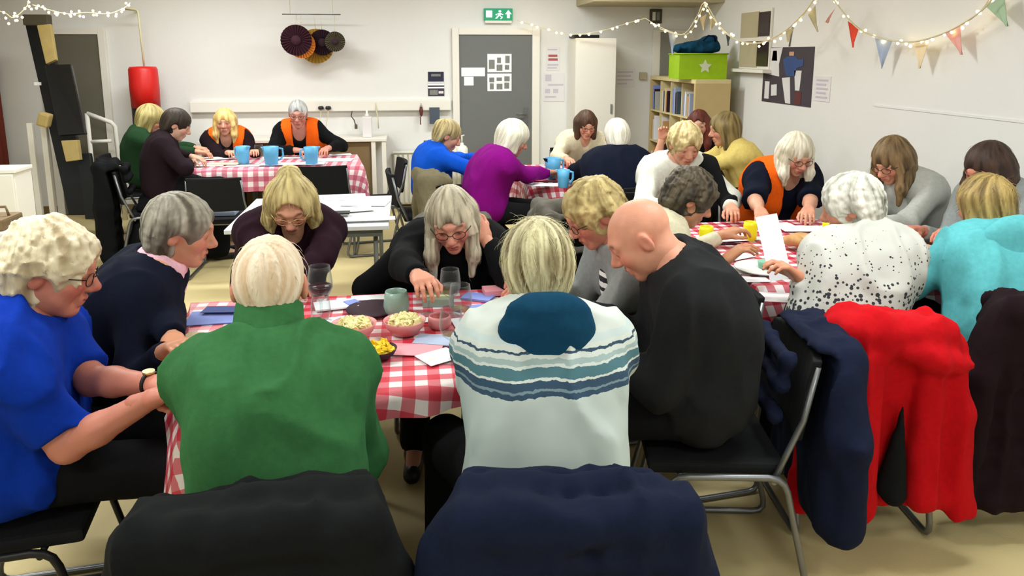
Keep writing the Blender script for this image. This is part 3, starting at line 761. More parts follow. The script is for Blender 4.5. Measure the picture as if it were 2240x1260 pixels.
# cable trunking along the back wall
a = at_y(418, 246, WY - .04); b = at_y(986, 218, WY - .04)
structure(MB().span((a[0], WY - .075, a[2]), (b[0], WY, b[2])).build('trim_2', MATS['white_paint'], bevel=.008))
def wall_rect(x0, y0, x1, y1, Y=WY): a = at_y(x0, y0, Y); b = at_y(x1, y1, Y); return a[0], b[0], min(a[2], b[2]), max(a[2], b[2])
# grey door
x0, x1, z0, z1 = wall_rect(1003, 76, 1162, 300); z0 = 0
d = structure(MB().span((x0, WY - .035, .01), (x1, WY - .005, z1)).build('door_1', MATS['door_grey'], bevel=.003))
fr = MB(); fr.span((x0 - .075, WY - .06, 0), (x0, WY, z1 + .075)); fr.span((x1, WY - .06, 0), (x1 + .085, WY, z1 + .075)); fr.span((x0, WY - .06, z1), (x1, WY, z1 + .075))
fr.build('door_frame', MATS['white_paint'], d, bevel=.006)
h = MB(); hp = at_y(1150, 255, WY - .04); h.box((hp[0], WY - .04, hp[2]), (.045, .012, .20)); h.tube([(hp[0], WY - .05, hp[2] + .03), (hp[0], WY - .09, hp[2] + .03), (hp[0] - .11, WY - .09, hp[2] + .03)], .009)
h.build('door_handle', MATS['steel_grey'], d)
# olive door in the far left corner, and the glazed door beside the bookcase
x0, x1, z0, z1 = wall_rect(105, 75, 238, 300)
d = structure(MB().span((x0, WY - .03, .01), (x1, WY - .004, z1)).build('door_2', MATS['door_olive'], bevel=.003))
fr = MB(); fr.span((x0 - .07, WY - .05, 0), (x0, WY, z1 + .06)); fr.span((x1, WY - .05, 0), (x1 + .07, WY, z1 + .06)); fr.span((x0, WY - .05, z1), (x1, WY, z1 + .06)); fr.build('door_frame', MATS['white_paint'], d, bevel=.005)
x0, x1, z0, z1 = wall_rect(1428, 66, 1480, 300)
d = structure(MB().span((x0, WY - .03, .01), (x1 + .5, WY - .004, z1)).build('door_3', MATS['white_paint'], bevel=.003))
p0, p1, q0, q1 = wall_rect(1446, 70, 1472, 172, WY - .04); MB().span((p0, WY - .038, .9), (p1, WY - .031, q1)).build('glazed_panel', MATS['pane_grey'], d)
# window high on the right-hand wall
def side_rect(xa, ya, xb, yb, X=WXR): a = at_x(xa, ya, X); b = at_x(xb, yb, X); return a[1], b[1], min(a[2], b[2]), max(a[2], b[2])
ya, yb, z0, z1 = side_rect(1627, 20, 1686, 150)
z1 = at_x(1650, 22, WXR)[2]; z0 = at_x(1627, 150, WXR)[2]
wn = structure(MB().span((WXR - .02, yb, z0), (WXR, ya, z1)).build('window_1', MATS['white_paint'], bevel=.004))
MB().span((WXR - .03, ya - (ya - yb) * .62, z0 + .02), (WXR - .021, ya - .02, z1 - .02)).build('roller_blind', MATS['blind_sand'], wn)
MB().span((WXR - .03, yb + .02, z0 + (z1 - z0) * .55), (WXR - .021, yb + (ya - yb) * .37, z1 - .03)).build('pane', MATS['dark_glass'], wn)
MB().span((WXR - .03, yb + .02, z0 + .03), (WXR - .021, yb + (ya - yb) * .37, z0 + (z1 - z0) * .45)).build('pane', MATS['dark_glass'], wn)
MB().span((WXR - .09, yb - .03, z0 - .03), (WXR, ya + .03, z0)).build('window_sill', MATS['white_paint'], wn)
MB().span((WXR - .045, yb, z0 + (z1 - z0) * .47), (WXR - .02, ya, z0 + (z1 - z0) * .53)).build('window_frame', MATS['white_paint'], wn)

# ------------------------------------------------------------------ things on the back wall
def flat_y(name, x0, y0, x1, y1, m, label, cat, Y=WY, th=.006, group=None):
    a = wall_rect(x0, y0, x1, y1, Y - th / 2)
    o = MB().span((a[0], Y - th - .001, a[2]), (a[1], Y - .001, a[3])).build(name, MATS[m])
    tag(o, label, cat, group); o['_r'] = 0; del o['_r']; return o, a
def marks(o, a, Y, th, lst):
    """printed blocks: (u0, v0, u1, v1, material, name) in fractions of the sheet"""
    for (u0, v0, u1, v1, m, nm) in lst:
        MB().span((a[0] + (a[1] - a[0]) * u0, Y - th - .0025, a[3] - (a[3] - a[2]) * v0), (a[0] + (a[1] - a[0]) * u1, Y - th - .0008, a[3] - (a[3] - a[2]) * v1)).build(nm, MATS[m], o)
DY = WY - .037
for (y0, y1, lab, ph) in ((118, 158, 'upper white sheet of small photographs taped to the grey door', ((.06, .32, .30, .82), (.40, .20, .56, .50), (.38, .58, .62, .92), (.74, .10, .92, .50), (.72, .60, .90, .86))),
                          (161, 199, 'lower white sheet of small photographs taped to the grey door', ((.08, .22, .28, .50), (.10, .55, .26, .90), (.38, .22, .60, .42), (.38, .58, .62, .90), (.70, .16, .92, .44), (.70, .52, .90, .86)))):
    o, a = flat_y('photo_sheet', 1066, y0, 1119, y1, 'paper', lab, 'poster', DY, .003)
    marks(o, a, DY, .003, [(*p, 'photo_grey', 'photograph') for p in ph])
o, a = flat_y('notice', 1009, 148, 1061, 167, 'paper', 'wide white paper notice at the top left of the grey door', 'notice', DY, .003)
o, a = flat_y('notice', 1015, 168, 1036, 187, 'paper', 'small white paper hanging under the wide notice on the grey door', 'notice', DY, .003)
o, a = flat_y('poster', 936, 157, 971, 181, 'photo_navy', 'dark navy poster on the wall left of the grey door, top one', 'poster', WY, .004); marks(o, a, WY, .004, [(.2, .2, .8, .42, 'photo_grey', 'print'), (0, .9, 1, 1, 'paper', 'print')])
o, a = flat_y('poster', 936, 183, 972, 210, 'photo_dark', 'dark poster with white stripes just under the navy one', 'poster', WY, .004); marks(o, a, WY, .004, [(0, .0, 1, .14, 'paper', 'print'), (0, .26, 1, .38, 'paper', 'print'), (.1, .5, .6, .9, 'photo_grey', 'print'), (.65, .6, .95, .8, 'paper_dim', 'print')])
o, a = flat_y('notice_board', 939, 235, 962, 271, 'slate', 'small slate grey board under the white trunking by the door', 'board', WY - .076, .01)
o, a = flat_y('notice', 1195, 103, 1224, 154, 'paper_dim', 'white notice with a red heading between the door and the cabinet', 'notice', WY, .003); marks(o, a, WY, .003, [(.15, .32, .82, .42, 'ink_red', 'print'), (.15, .48, .85, .58, 'ink_red', 'print'), (.1, .08, .8, .14, 'ink_pale', 'print'), (.1, .72, .9, .80, 'ink_pale', 'print'), (.1, .86, .8, .92, 'ink_pale', 'print')])
o, a = flat_y('notice', 1190, 160, 1234, 222, 'paper_dim', 'faint white notice below the one with the red heading', 'notice', WY, .003); marks(o, a, WY, .003, [(.06, .05, .36, .28, 'ink_pale', 'print'), (.2, .38, .95, .44, 'ink_pale', 'print'), (.06, .55, .3, .7, 'ink_pale', 'print'), (.45, .55, .7, .7, 'ink_pale', 'print'), (.06, .8, .6, .86, 'ink_pale', 'print')])
o, a = flat_y('notice', 1346, 150, 1388, 192, 'paper_dim', 'pale printed notice on the wall right of the white cabinet', 'notice', WY, .003); marks(o, a, WY, .003, [(.1, .15, .9, .22, 'ink_pale', 'print'), (.1, .35, .8, .42, 'ink_pale', 'print'), (.1, .55, .9, .62, 'ink_pale', 'print'), (.1, .75, .6, .82, 'ink_pale', 'print')])
o, a = flat_y('wall_sign', 1422, 20, 1447, 51, 'dark_bronze', 'small dark square sign over the glazed door beside the bookcase', 'sign', WY - .0, .02); marks(o, a, WY, .02, [(.2, .2, .45, .8, 'paper_dim', 'print'), (.55, .2, .8, .8, 'photo_grey', 'print')])
o, a = flat_y('thermostat', 1399, 158, 1413, 174, 'blind_sand', 'small beige thermostat on the wall beside the bookcase', 'thermostat', WY, .03)
# green emergency exit sign
a = wall_rect(1059, 18, 1121, 48, WY - .05)
es = MB().span((a[0], WY - .06, a[2] + .015), (a[1], WY, a[3])).build('exit_sign', MATS['green_sign'], bevel=.004); tag(es, 'lit green emergency exit sign with a running figure above the grey door', 'sign')
MB().span((a[0] + .01, WY - .055, a[2] - .012), (a[1] - .01, WY, a[2] + .014)).build('sign_base', MATS['white_paint'], es)
ex, ez, eh = a[0], a[2] + .02, (a[3] - a[2] - .02); ew = a[1] - a[0]
pg = MB()
def ps(pts, mb): mb.prism([(ex + p[0] * ew, ez + p[1] * eh) for p in pts], WY - .064, WY - .0605)
ps([(.06, .22), (.28, .22), (.28, .80), (.06, .80)], pg); pg.build('door_pictogram', MATS['white_sign'], es)
pg = MB()
ps([(.50, .58), (.60, .60), (.57, .34), (.47, .34)], pg); ps([(.47, .36), (.53, .36), (.45, .12), (.38, .12)], pg); ps([(.53, .38), (.57, .34), (.66, .26), (.60, .08), (.56, .10), (.60, .22)], pg)
ps([(.50, .58), (.40, .50), (.40, .40), (.44, .40), (.44, .47), (.53, .52)], pg); ps([(.59, .58), (.68, .46), (.65, .42), (.56, .50)], pg); ps([(.55 + .05 * cos(t), .74 + .10 * sin(t)) for t in np.linspace(0, 2 * pi, 11)[:-1]], pg)
pg.build('running_figure', MATS['white_sign'], es)
pg = MB(); ps([(.80, .15), (.90, .15), (.90, .50), (.97, .50), (.85, .86), (.73, .50), (.80, .50)], pg); pg.build('arrow', MATS['white_sign'], es)
# radiator
x0, x1, z0, z1 = wall_rect(860, 335, 921, 447, WY - .1)
r = MB(); n = 14; wd = .75; x1 = x0 + wd
for i in range(n): r.box((x0 + wd * (i + .5) / n, WY - .085, (z0 + z1) / 2), (wd / n * .62, .03, z1 - z0 - .04))
r.span((x0, WY - .075, z0), (x1, WY - .045, z1)); rad = r.build('radiator', MATS['radiator'], bevel=.006); tag(rad, 'white ribbed panel radiator under the wall by the grey door', 'radiator')
t = MB(); t.span((x0 - .005, WY - .11, z1), (x1 + .005, WY - .03, z1 + .015)); t.build('top_grille', MATS['radiator'], rad)
t = MB(); t.tube([(x0 + .03, WY - .06, z0), (x0 + .03, WY - .06, .0)], .011); t.tube([(x1 - .03, WY - .06, z0), (x1 - .03, WY - .06, .0)], .011); t.build('pipe', MATS['white_paint'], rad)
# counter under the trunking
a = at_y(425, 312, 8.0); b = at_y(845, 314, 8.0); cz = a[2]
ct = empty('counter', ((a[0] + b[0]) / 2, 8.31, 0)); tag(ct, 'long white topped counter against the far wall behind the orange gilets', 'counter')
L2 = (b[0] - a[0]) / 2
MB().span((-L2, -.19, cz - .03), (L2, .23, cz)).build('worktop', MATS['white_paint'], ct, bevel=.004)
MB().span((-L2 + .02, -.15, .10), (L2 - .18, .23, cz - .031)).build('base_cabinet', MATS['brown_board'], ct, bevel=.004)
for sx in (L2 - .03, L2 - .14): MB().span((sx - .022, -.18, 0), (sx + .022, -.14, cz - .031)).build('leg', MATS['white_paint'], ct)
MB().span((-L2 + .02, -.12, 0), (L2 - .18, .2, .0995)).build('plinth', MATS['black_panel'], ct)
# on the counter and hanging from the trunking
a = wall_rect(793, 262, 814, 306, 8.3)
bx = MB().span((a[0], 8.26, cz + .001), (a[1], 8.36, cz + .001 + a[3] - a[2])).build('drinks_carton', MATS['paper_dim'], bevel=.006); tag(bx, 'tall pale carton standing on the far counter', 'carton')
MB().lathe([(.022, 0), (.022, .02), (0.012, .03), (.012, .075), (0, .075)], ((a[0] + a[1]) / 2, 8.31, cz + .001 + a[3] - a[2])).build('spout', MATS['white_paint'], bx)
for px, lab in ((702, 'black plug in the trunking, left one of the close pair'), (718, 'black plug in the trunking, right one of the close pair')):
    p = at_y(px, 236, WY - .09); e = empty('plug', p); tag(e, lab, 'plug', 'plugs in the trunking')
    MB().lathe([(.0, -.015), (.028, -.015), (.032, .0), (.024, .018), (0, .02)], seg=14).build('plug_body', MATS['black_vinyl'], e)
    pts = [(0, 0, -.01), (-.005, -.01, -.08), (-.03, -.005, -.18), (-.045, 0, -.30)]
    MB().tube(pts, .004).build('cable', MATS['wire'], e)
p = at_y(770, 250, WY - .09); e = empty('cable', p); tag(e, 'short grey cable dangling below the trunking left of the carton', 'cable')
MB().tube([(0, .02, .03), (-.01, 0, -.02), (.02, -.01, -.06), (.035, 0, -.12)], .006).build('lead', MATS['wire_dark'], e)
MB().box((.038, 0, -.135), (.03, .02, .05)).build('connector', MATS['fan_olive'], e)
p = at_y(822, 225, WY - .09); e = empty('cable', p); tag(e, 'white cable looping off the trunking right of the carton', 'cable')
MB().tube([(0, .02, .0), (.0, 0, -.06), (.02, -.01, -.16), (.02, 0, -.28)], .006).build('lead', MATS['wire'], e)
p = at_y(921, 226, WY - .085); e = empty('keys', p); tag(e, 'bunch of red brown keys hanging on the trunking beside the door', 'keys')
MB().tube([(0, .005, 0), (.0, -.004, -.02), (.012, -.004, -.03), (0, -.004, -.04), (-.012, -.004, -.03), (0, -.004, -.02)], .003).build('key_ring', MATS['steel_grey'], e)
MB().lathe([(.0, -.15), (.016, -.13), (.022, -.08), (.014, -.04), (0, -.035)], seg=12).build('fob', MATS['red_brown'], e)
MB().box((-.01, 0, -.19), (.012, .004, .09)).build('key', MATS['red_brown'], e)
# small cupboard by the radiator carrying the tin and the white pump bottle
a = at_y(950, 350, 7.95); b = at_y(1040, 350, 7.95)
sb = empty('side_table', ((a[0] + b[0]) / 2, 8.10, 0)); tag(sb, 'small white side table against the wall behind the blue jacket', 'side table')
MB().box((0, 0, a[2] - .02), (b[0] - a[0] + .16, .36, .03)).build('table_top', MATS['white_paint'], sb, bevel=.004)
for sx in (-1, 1):
    for sy in (-1, 1): MB().box((sx * .24, sy * .14, (a[2] - .036) / 2), (.035, .035, a[2] - .036)).build('leg', MATS['white_paint'], sb)
tz = a[2] - .0045
p = at_y(928, 320, 8.05); tn = MB().lathe([(.028, 0), (.028, .17), (.024, .18), (.0, .18)], (p[0] + .02, 8.08, tz)).build('tin', MATS['orange_tin'], bevel=0); tag(tn, 'slim orange tin on the side table behind the blue jacket', 'tin')
MB().lathe([(.024, .181), (.024, .195), (0, .195)], (p[0] + .02, 8.08, tz)).build('lid', MATS['red_brown'], tn)
p = at_y(1011, 348, 8.05); pb = MB().lathe([(.055, 0), (.062, .01), (.062, .11), (.045, .135), (.018, .15), (.016, .17), (0, .17)], (p[0], 8.05, tz)).build('pump_bottle', MATS['white_paint']); tag(pb, 'round white pump bottle in front of the grey door', 'bottle')
MB().lathe([(.010, .17), (.008, .25), (.0, .255)], (p[0], 8.05, tz)).tube([(p[0], 8.05, tz + .24), (p[0] + .02, 8.02, tz + .255)], .006).build('pump', MATS['white_paint'], pb)
# tall white cabinet
x0, x1, z0, z1 = wall_rect(1261, 83, 1344, 300, 8.12)
cb = empty('tall_cabinet', ((x0 + x1) / 2, 8.33, 0)); tag(cb, 'tall white cupboard against the far wall beside the grey door', 'cabinet'); hw = (x1 - x0) / 2
MB().span((-hw, -.19, .06), (hw, .20, z1)).build('carcass', MATS['white_paint'], cb, bevel=.004); MB().span((-hw + .01, -.17, 0), (hw - .01, .19, .0595)).build('plinth', MATS['white_paint'], cb)
dr = MB().span((-hw + .003, -.212, .07), (hw - .003, -.191, z1 - .004)).build('door', MATS['white_paint'], cb, bevel=.003)
hz = at_y(1333, 238, 8.12)[2]; MB().span((hw - .055, -.225, hz - .05), (hw - .035, -.2125, hz + .05)).build('door_handle', MATS['photo_grey'], dr)
p = at_y(1280, 77, 8.2); lp = MB().span((p[0] - .13, 8.16, z1 + .001), (p[0] + .15, 8.42, z1 + .035)).build('flat_box', MATS['black_panel'], bevel=.006); tag(lp, 'flat black box lying on top of the tall white cupboard', 'box')
MB().span((p[0] - .12, 8.155, z1 + .016), (p[0] + .14, 8.1595, z1 + .020)).build('lid_seam', MATS['charcoal'], lp)
# hanging paper fans and their bar
ry = 8.30
bar = empty('hanging_bar', at_y(681, 32, ry)); tag(bar, 'thin grey rod hung level on strings above the paper fans', 'rod')
e0, e1 = at_y(617, 31, ry) - np.array(bar.location), at_y(745, 32, ry) - np.array(bar.location)
MB().tube([e0, e1], .006).build('rod', MATS['steel_grey'], bar)
for px in (635, 728):
    q = at_y(px, 31, ry) - np.array(bar.location); MB().tube([(q[0], 0, q[2]), (q[0], 0, CEIL - bar.location[2] - .001)], .0022, 5).build('string', MATS['wire'], bar)
def paper_fan(px, py, rpx, m, y, label, ring=None, strz=None):
    c = at_y(px, py, y); r = rpx / 1660 * (np.linalg.norm(c - _C)) * .985
    e = empty('paper_fan', c); tag(e, label, 'paper fan', 'pleated paper fans')
    n = 56; vs = [(0, -.012, 0), (0, .012, 0)]; fs = []
    for i in range(n):
        an = 2 * pi * i / n; off = .016 if i % 2 else -.016
        vs += [(r * cos(an), off - .006, r * sin(an)), (r * cos(an), off + .006, r * sin(an)), (r * .3 * cos(an), off * .3 - .010, r * .3 * sin(an)), (r * .3 * cos(an), off * .3 + .010, r * .3 * sin(an))]
    for i in range(n):
        a, b = 2 + 4 * i, 2 + 4 * ((i + 1) % n)
        fs += [(a, b, b + 2, a + 2), (a + 1, a + 3, b + 3, b + 1), (a, a + 1, b + 1, b), (0, a + 2, b + 2), (1, b + 3, a + 3)]
    k = MB(); k.add(vs, fs); k.build('pleated_disc', MATS[m], e)
    k = MB(); k.lathe([(0, 0), (r * .32, 0), (r * .32, .006), (0, .006)], seg=20)
    me = k.mesh('centre'); me.transform(Matrix.Rotation(pi / 2, 4, 'X')); o = obj('centre', me, MATS[ring or m], e); o.location = (0, -.017, 0)
    if strz is not None: MB().tube([(0, .0, r - .01), (0, ry - c[1], strz - c[2])], .002, 5).build('string', MATS['wire'], e)
bz = bar.location[2] - .007
paper_fan(648, 88, 32, 'fan_maroon', 8.20, 'dark maroon round paper fan at the left end of the hanging cluster', strz=bz)
paper_fan(660, 98, 28, 'fan_orange', 8.27, 'orange round paper fan tucked behind the maroon one', strz=bz)
paper_fan(692, 101, 36, 'fan_gold', 8.40, 'large dull gold paper fan at the back of the hanging cluster', strz=bz)
paper_fan(705, 93, 27, 'fan_plum', 8.33, 'dark plum paper fan in front of the gold one', strz=bz)
paper_fan(733, 91, 21, 'fan_olive', 8.22, 'small olive paper fan with a dark centre at the right end of the cluster', ring='fan_plum', strz=bz)
# punch bag on its bracket
c = at_y(313, 200, 8.15); r = 26.5 / 1660 * np.linalg.norm(c - _C)
ztop, zmid, zbot = at_y(312, 145, 8.15)[2], at_y(318, 236, 8.15)[2], .62
pb = empty('punch_bag', (c[0], 8.2, 0)); tag(pb, 'red and black punch bag hanging in the far left of the room', 'punch bag')
MB().lathe([(0, ztop), (r * .9, ztop - .005), (r, ztop - .03), (r * 1.03, (ztop + zmid) / 2), (r, zmid), (0, zmid)], seg=28).build('red_cover', MATS['red_vinyl'], pb)
MB().lathe([(0, zmid - .002), (r * .99, zmid - .002), (r * .99, zbot + .02), (r * .9, zbot), (0, zbot)], seg=28).build('black_cover', MATS['black_vinyl'], pb)
br = empty('wall_bracket', (c[0], 8.2, 0)); tag(br, 'thin pale steel bracket on the wall that carries the punch bag', 'bracket')
zt = at_y(300, 20, 8.2)[2]
xl = at_y(275, 18, 8.2)[0] - c[0]
MB().tube([(xl, .34, zt), (xl, .0, zt), (-.02, 0, zt), (0, 0, zt - .02), (0.015, 0, ztop + .001)], .010).build('arm', MATS['wire'], br)

# ------------------------------------------------------------------ far left: curtain, leaning black panels, rails, white units
cu = MB(); n = 60; xs = WXL + .10; vs = []; fs = []
y0c, y1c = 7.62, 8.42
for i in range(n + 1):
    y = y0c + (y1c - y0c) * i / n; dx = .045 * sin(i * .9) + .012 * sin(i * 2.3)
    vs += [(xs + dx, y, .06), (xs + dx * .6, y, 2.45), (xs + dx + .006, y, .06), (xs + dx * .6 + .006, y, 2.45)]
for i in range(n): a = 4 * i; fs += [(a, a + 4, a + 5, a + 1), (a + 2, a + 3, a + 7, a + 6), (a, a + 2, a + 6, a + 4), (a + 1, a + 5, a + 7, a + 3)]
fs += [(0, 1, 3, 2), (4 * n, 4 * n + 2, 4 * n + 3, 4 * n + 1)]
cu.add(vs, fs, smooth=True); cur = cu.build('curtain', MATS['curtain_wine']); tag(cur, 'brick red curtain hanging on the far left wall', 'curtain')
cr_ = MB(); cr_.tube([(xs, y0c - .1, 2.47), (xs, y1c + .1, 2.47)], .014); 
for yy in (y0c - .05, y1c + .05): cr_.tube([(xs, yy, 2.47), (WXL, yy, 2.47)], .008)
cr_.build('curtain_rail', MATS['steel_grey'], cur)
def leaning(name, quad, y, th, m, label, cat, group=None, bevel=.008, lean=.0):
    """a slab whose face is given by four photo points at depth y; it stands on edge and leans on the wall"""
    P = [at_y(px, py, y + dy) for (px, py, dy) in quad]
    n = unit(np.cross(P[1] - P[0], P[3] - P[0])); n = n if n[1] > 0 else -n
    vs = P + [p + n * th for p in P]
    b = MB(); b.add(vs, [(0, 1, 2, 3), (4, 7, 6, 5), (0, 4, 5, 1), (1, 5, 6, 2), (2, 6, 7, 3), (3, 7, 4, 0)])
    o = b.build(name, MATS[m], bevel=bevel); tag(o, label, cat, group); return o, P, n
lb, P, n_ = leaning('folded_stage_panel', [(55, 55, .45), (98, 55, .45), (212, 470, .0), (150, 470, .0)], 7.55, .07, 'black_panel', 'tallest black slab leaning in the far left corner', 'panel', 'black slabs leaning in the corner')
k = MB(); q = at_y(85, 183, 7.78); k.box(q + np.array([0, -.022, 0]), (.06, .012, .028)); k.build('white_label', MATS['paper'], lb)
leaning('folded_stage_panel', [(97, 142, .28), (155, 140, .30), (187, 292, .10), (128, 296, .10)], 7.42, .06, 'black_gloss', 'upper black case resting against the tallest leaning slab', 'panel', 'black slabs leaning in the corner')
leaning('folded_stage_panel', [(168, 336, .12), (196, 334, .12), (222, 478, 0), (186, 480, 0)], 7.36, .06, 'black_panel', 'lower black case standing at the foot of the leaning slabs', 'panel', 'black slabs leaning in the corner')
leaning('wooden_block', [(133, 308, .0), (168, 306, .0), (174, 350, -.02), (144, 354, -.02)], 7.38, .07, 'ply_edge', 'square pale plywood block halfway up the leaning black slabs', 'block', bevel=.006)
o, P, n_ = leaning('ply_strip', [(80, 55, .40), (110, 52, .40), (122, 130, .32), (100, 140, .32)], 7.40, .05, 'ply_edge', 'plywood strip at the top of the leaning slabs', 'plank', bevel=.006)
k = MB(); q = at_y(82, 44, 7.85); k.box(q, (.22, .10, .10)); kk = k.build('timber_offcut', MATS['dark_bronze'], bevel=.012); tag(kk, 'dark rough timber offcut on top of the leaning slabs', 'offcut')
q = at_y(98, 262, 7.55); kk = MB().box(q, (.10, .10, .13), rot=Matrix.Rotation(.3, 3, 'Y')).build('strap_buckle', MATS['ply_edge'], lb, bevel=.02)
# handrail of the ramp by the olive door
hr = empty('handrail', (0, 0, 0)); tag(hr, 'white tubular handrail in front of the olive door', 'handrail')
A, B, Cc = at_y(190, 248, 8.2), at_y(244, 268, 8.2), at_y(252, 455, 8.2); D_, E_ = at_y(195, 310, 8.2), at_y(245, 308, 8.2)
MB().tube([A, B, B + np.array([.03, 0, -.04]), (B[0] + .05, 8.2, 0)], .022).build('top_rail', MATS['white_paint'], hr)
MB().tube([D_, E_], .018).build('mid_rail', MATS['white_paint'], hr)
MB().tube([A, (A[0], 8.2, 0)], .022).build('post', MATS['white_paint'], hr)
# white posts and trolley by the leaning slabs
for (px, lab) in ((60, 'left white post of the pair by the red curtain'), (90, 'right white post of the pair by the red curtain')):
    q = at_y(px, 270, 7.7); po = empty('post', (q[0], 7.75, 0)); tag(po, lab, 'post', 'white posts by the curtain')
    MB().span((-.025, -.025, .016), (.025, .025, q[2])).build('upright', MATS['white_paint'], po, bevel=.005); MB().span((-.08, -.08, 0), (.08, .08, .0155)).build('foot', MATS['dark_bronze'], po)
q = at_z(120, 470, 0.0)
tr = empty('trolley', (q[0] + .05, 7.62, 0)); tag(tr, 'low dark trolley on the floor under the leaning slabs', 'trolley')
MB().span((-.40, -.02, .10), (.10, .22, .15)).build('deck', MATS['dark_bronze'], tr, bevel=.01)
for sx in (-.33, .03):
    for sy in (.02, .18):
        k = MB(); k.tube([(sx - .015, sy, .05), (sx + .015, sy, .05)], .0495, 14); k.build('wheel', MATS['black_vinyl'], tr)
def white_unit(px0, px1, ytop, ydepth, label, doors=2, dd=.45):
    a = at_y(px0, ytop, ydepth); b = at_y(px1, ytop, ydepth); x0, x1 = a[0], b[0]
    if x1 - x0 < .5: x0 = x1 - .7
    e = empty('cupboard', ((x0 + x1) / 2, ydepth + dd / 2, 0)); tag(e, label, 'cupboard'); hw = (x1 - x0) / 2
    MB().span((-hw, -dd / 2, 0), (hw, dd / 2, a[2] - .025)).build('carcass', MATS['white_paint'], e, bevel=.005)
    MB().span((-hw - .01, -dd / 2 - .012, a[2] - .0245), (hw + .01, dd / 2, a[2])).build('top', MATS['white_paint'], e, bevel=.004)
    for i in range(doors):
        w2 = 2 * hw / doors; dr = MB().span((-hw + i * w2 + .004, -dd / 2 - .018, .06), (-hw + (i + 1) * w2 - .004, -dd / 2 - .0005, a[2] - .03)).build('door', MATS['white_paint'], e, bevel=.004)
        MB().box((-hw + (i + .85) * w2, -dd / 2 - .026, a[2] * .6), (.012, .014, .12)).build('door_handle', MATS['steel_grey'], dr)
    return e, a[2], x0, x1
white_unit(-60, 30, 372, 5.05, 'white cupboard at the far left edge behind the curly white hair', dd=.22)
e, zz, x0, x1 = white_unit(-60, 8, 512, 3.35, 'low white cupboard at the left edge right behind the blue shirt', 1, dd=.24)
k = MB().box((x1 - .10, 3.47, zz + .026), (.17, .18, .05)).build('basket', MATS['brown_board'], bevel=.012); tag(k, 'brown shallow basket on the low white cupboard at the left edge', 'basket')
MB().tube([(x1 - .17, 3.47, zz + .05), (x1 - .16, 3.47, zz + .09), (x1 - .04, 3.47, zz + .09), (x1 - .03, 3.47, zz + .05)], .006).build('handle', MATS['brown_board'], k)

# ------------------------------------------------------------------ bookcase, crate
bx0, bx1, by0, by1, bh = 2.76, 3.12, 7.10, 8.50, 1.455
bc = empty('bookcase', (bx0, by0, 0)); tag(bc, 'pale wood cube bookcase full of books in the far right corner', 'bookcase')
BW, BL = bx1 - bx0, by1 - by0
for (z0, z1, nm) in ((0, .04, 'base_board'), (bh - .04, bh, 'top_board')): MB().span((0, 0, z0), (BW, BL, z1)).build(nm, MATS['pale_wood'], bc, bevel=.002)
for (y0, nm) in ((0, 'end_panel'), (BL - .04, 'end_panel')): MB().span((0, y0, .0405), (BW, y0 + .04, bh - .0405)).build(nm, MATS['wood_side'], bc, bevel=.002)
MB().span((BW - .008, .041, .041), (BW, BL - .041, bh - .041)).build('back_board', MATS['wood_side'], bc)
cell = (bh - .08) / 4; ccol = (BL - .08) / 4
for i in (1, 2, 3): MB().span((0, .0405, .04 + cell * i - .009), (BW - .009, BL - .0405, .04 + cell * i + .009)).build('shelf', MATS['pale_wood'], bc)
for i in (1, 2, 3):
    for j in range(4): MB().span((.001, .04 + ccol * i - .008, .0405 + cell * j + .009), (BW - .009, .04 + ccol * i + .008, .04 + cell * (j + 1) - .0095)).build('divider', MATS['pale_wood'], bc)
rnd = random.Random(4)
bcols = ['paper', 'paper_dim', 'blue_paper', 'pale_grey', 'flag_cream', 'fan_plum', 'pink_card', 'bread', 'slate', 'flag_blue', 'white_paint', 'red_brown']
cn = {'paper': 'white', 'paper_dim': 'off white', 'blue_paper': 'lilac blue', 'pale_grey': 'grey', 'flag_cream': 'cream', 'fan_plum': 'plum', 'pink_card': 'pink', 'bread': 'tan', 'slate': 'slate', 'flag_blue': 'pale blue', 'white_paint': 'ivory', 'red_brown': 'red brown'}
colname = ['near', 'second', 'third', 'far']; rown = {3: 'top row', 2: 'second row', 1: 'third row', 0: 'bottom row'}
bn = 0
for row, fill in ((3, (5, 4, 5, 3)), (2, (0, 0, 2, 3)), (1, (4, 4, 4, 4))):
    for c in range(4):
        y = by0 + .04 + ccol * (c + 1) - .03; used = []
        for i in range(fill[c]):
            t = rnd.uniform(.022, .045); hh = rnd.uniform(.20, .28); dp = rnd.uniform(.16, .22)
            ch = [b for b in bcols if b not in used]; m = rnd.choice(ch); used.append(m)
            z = .0405 + cell * row + .0095
            y -= t + rnd.uniform(.001, .010)
            e = empty('book', (bx0 + .012, y + t / 2, z)); tag(e, f'{cn[m]} book upright in the {rown[row]}, {colname[c]} column of the bookcase', 'book', 'books in the cube bookcase')
            MB().span((0, -t / 2, 0), (.004, t / 2, hh)).span((.004, -t / 2, 0), (dp, -t / 2 + .003, hh)).span((.004, t / 2 - .003, 0), (dp, t / 2, hh)).build('cover', MATS[m], e)
            MB().span((.0045, -t / 2 + .0035, .004), (dp - .006, t / 2 - .0035, hh - .004)).build('pages', MATS['flag_cream'], e)
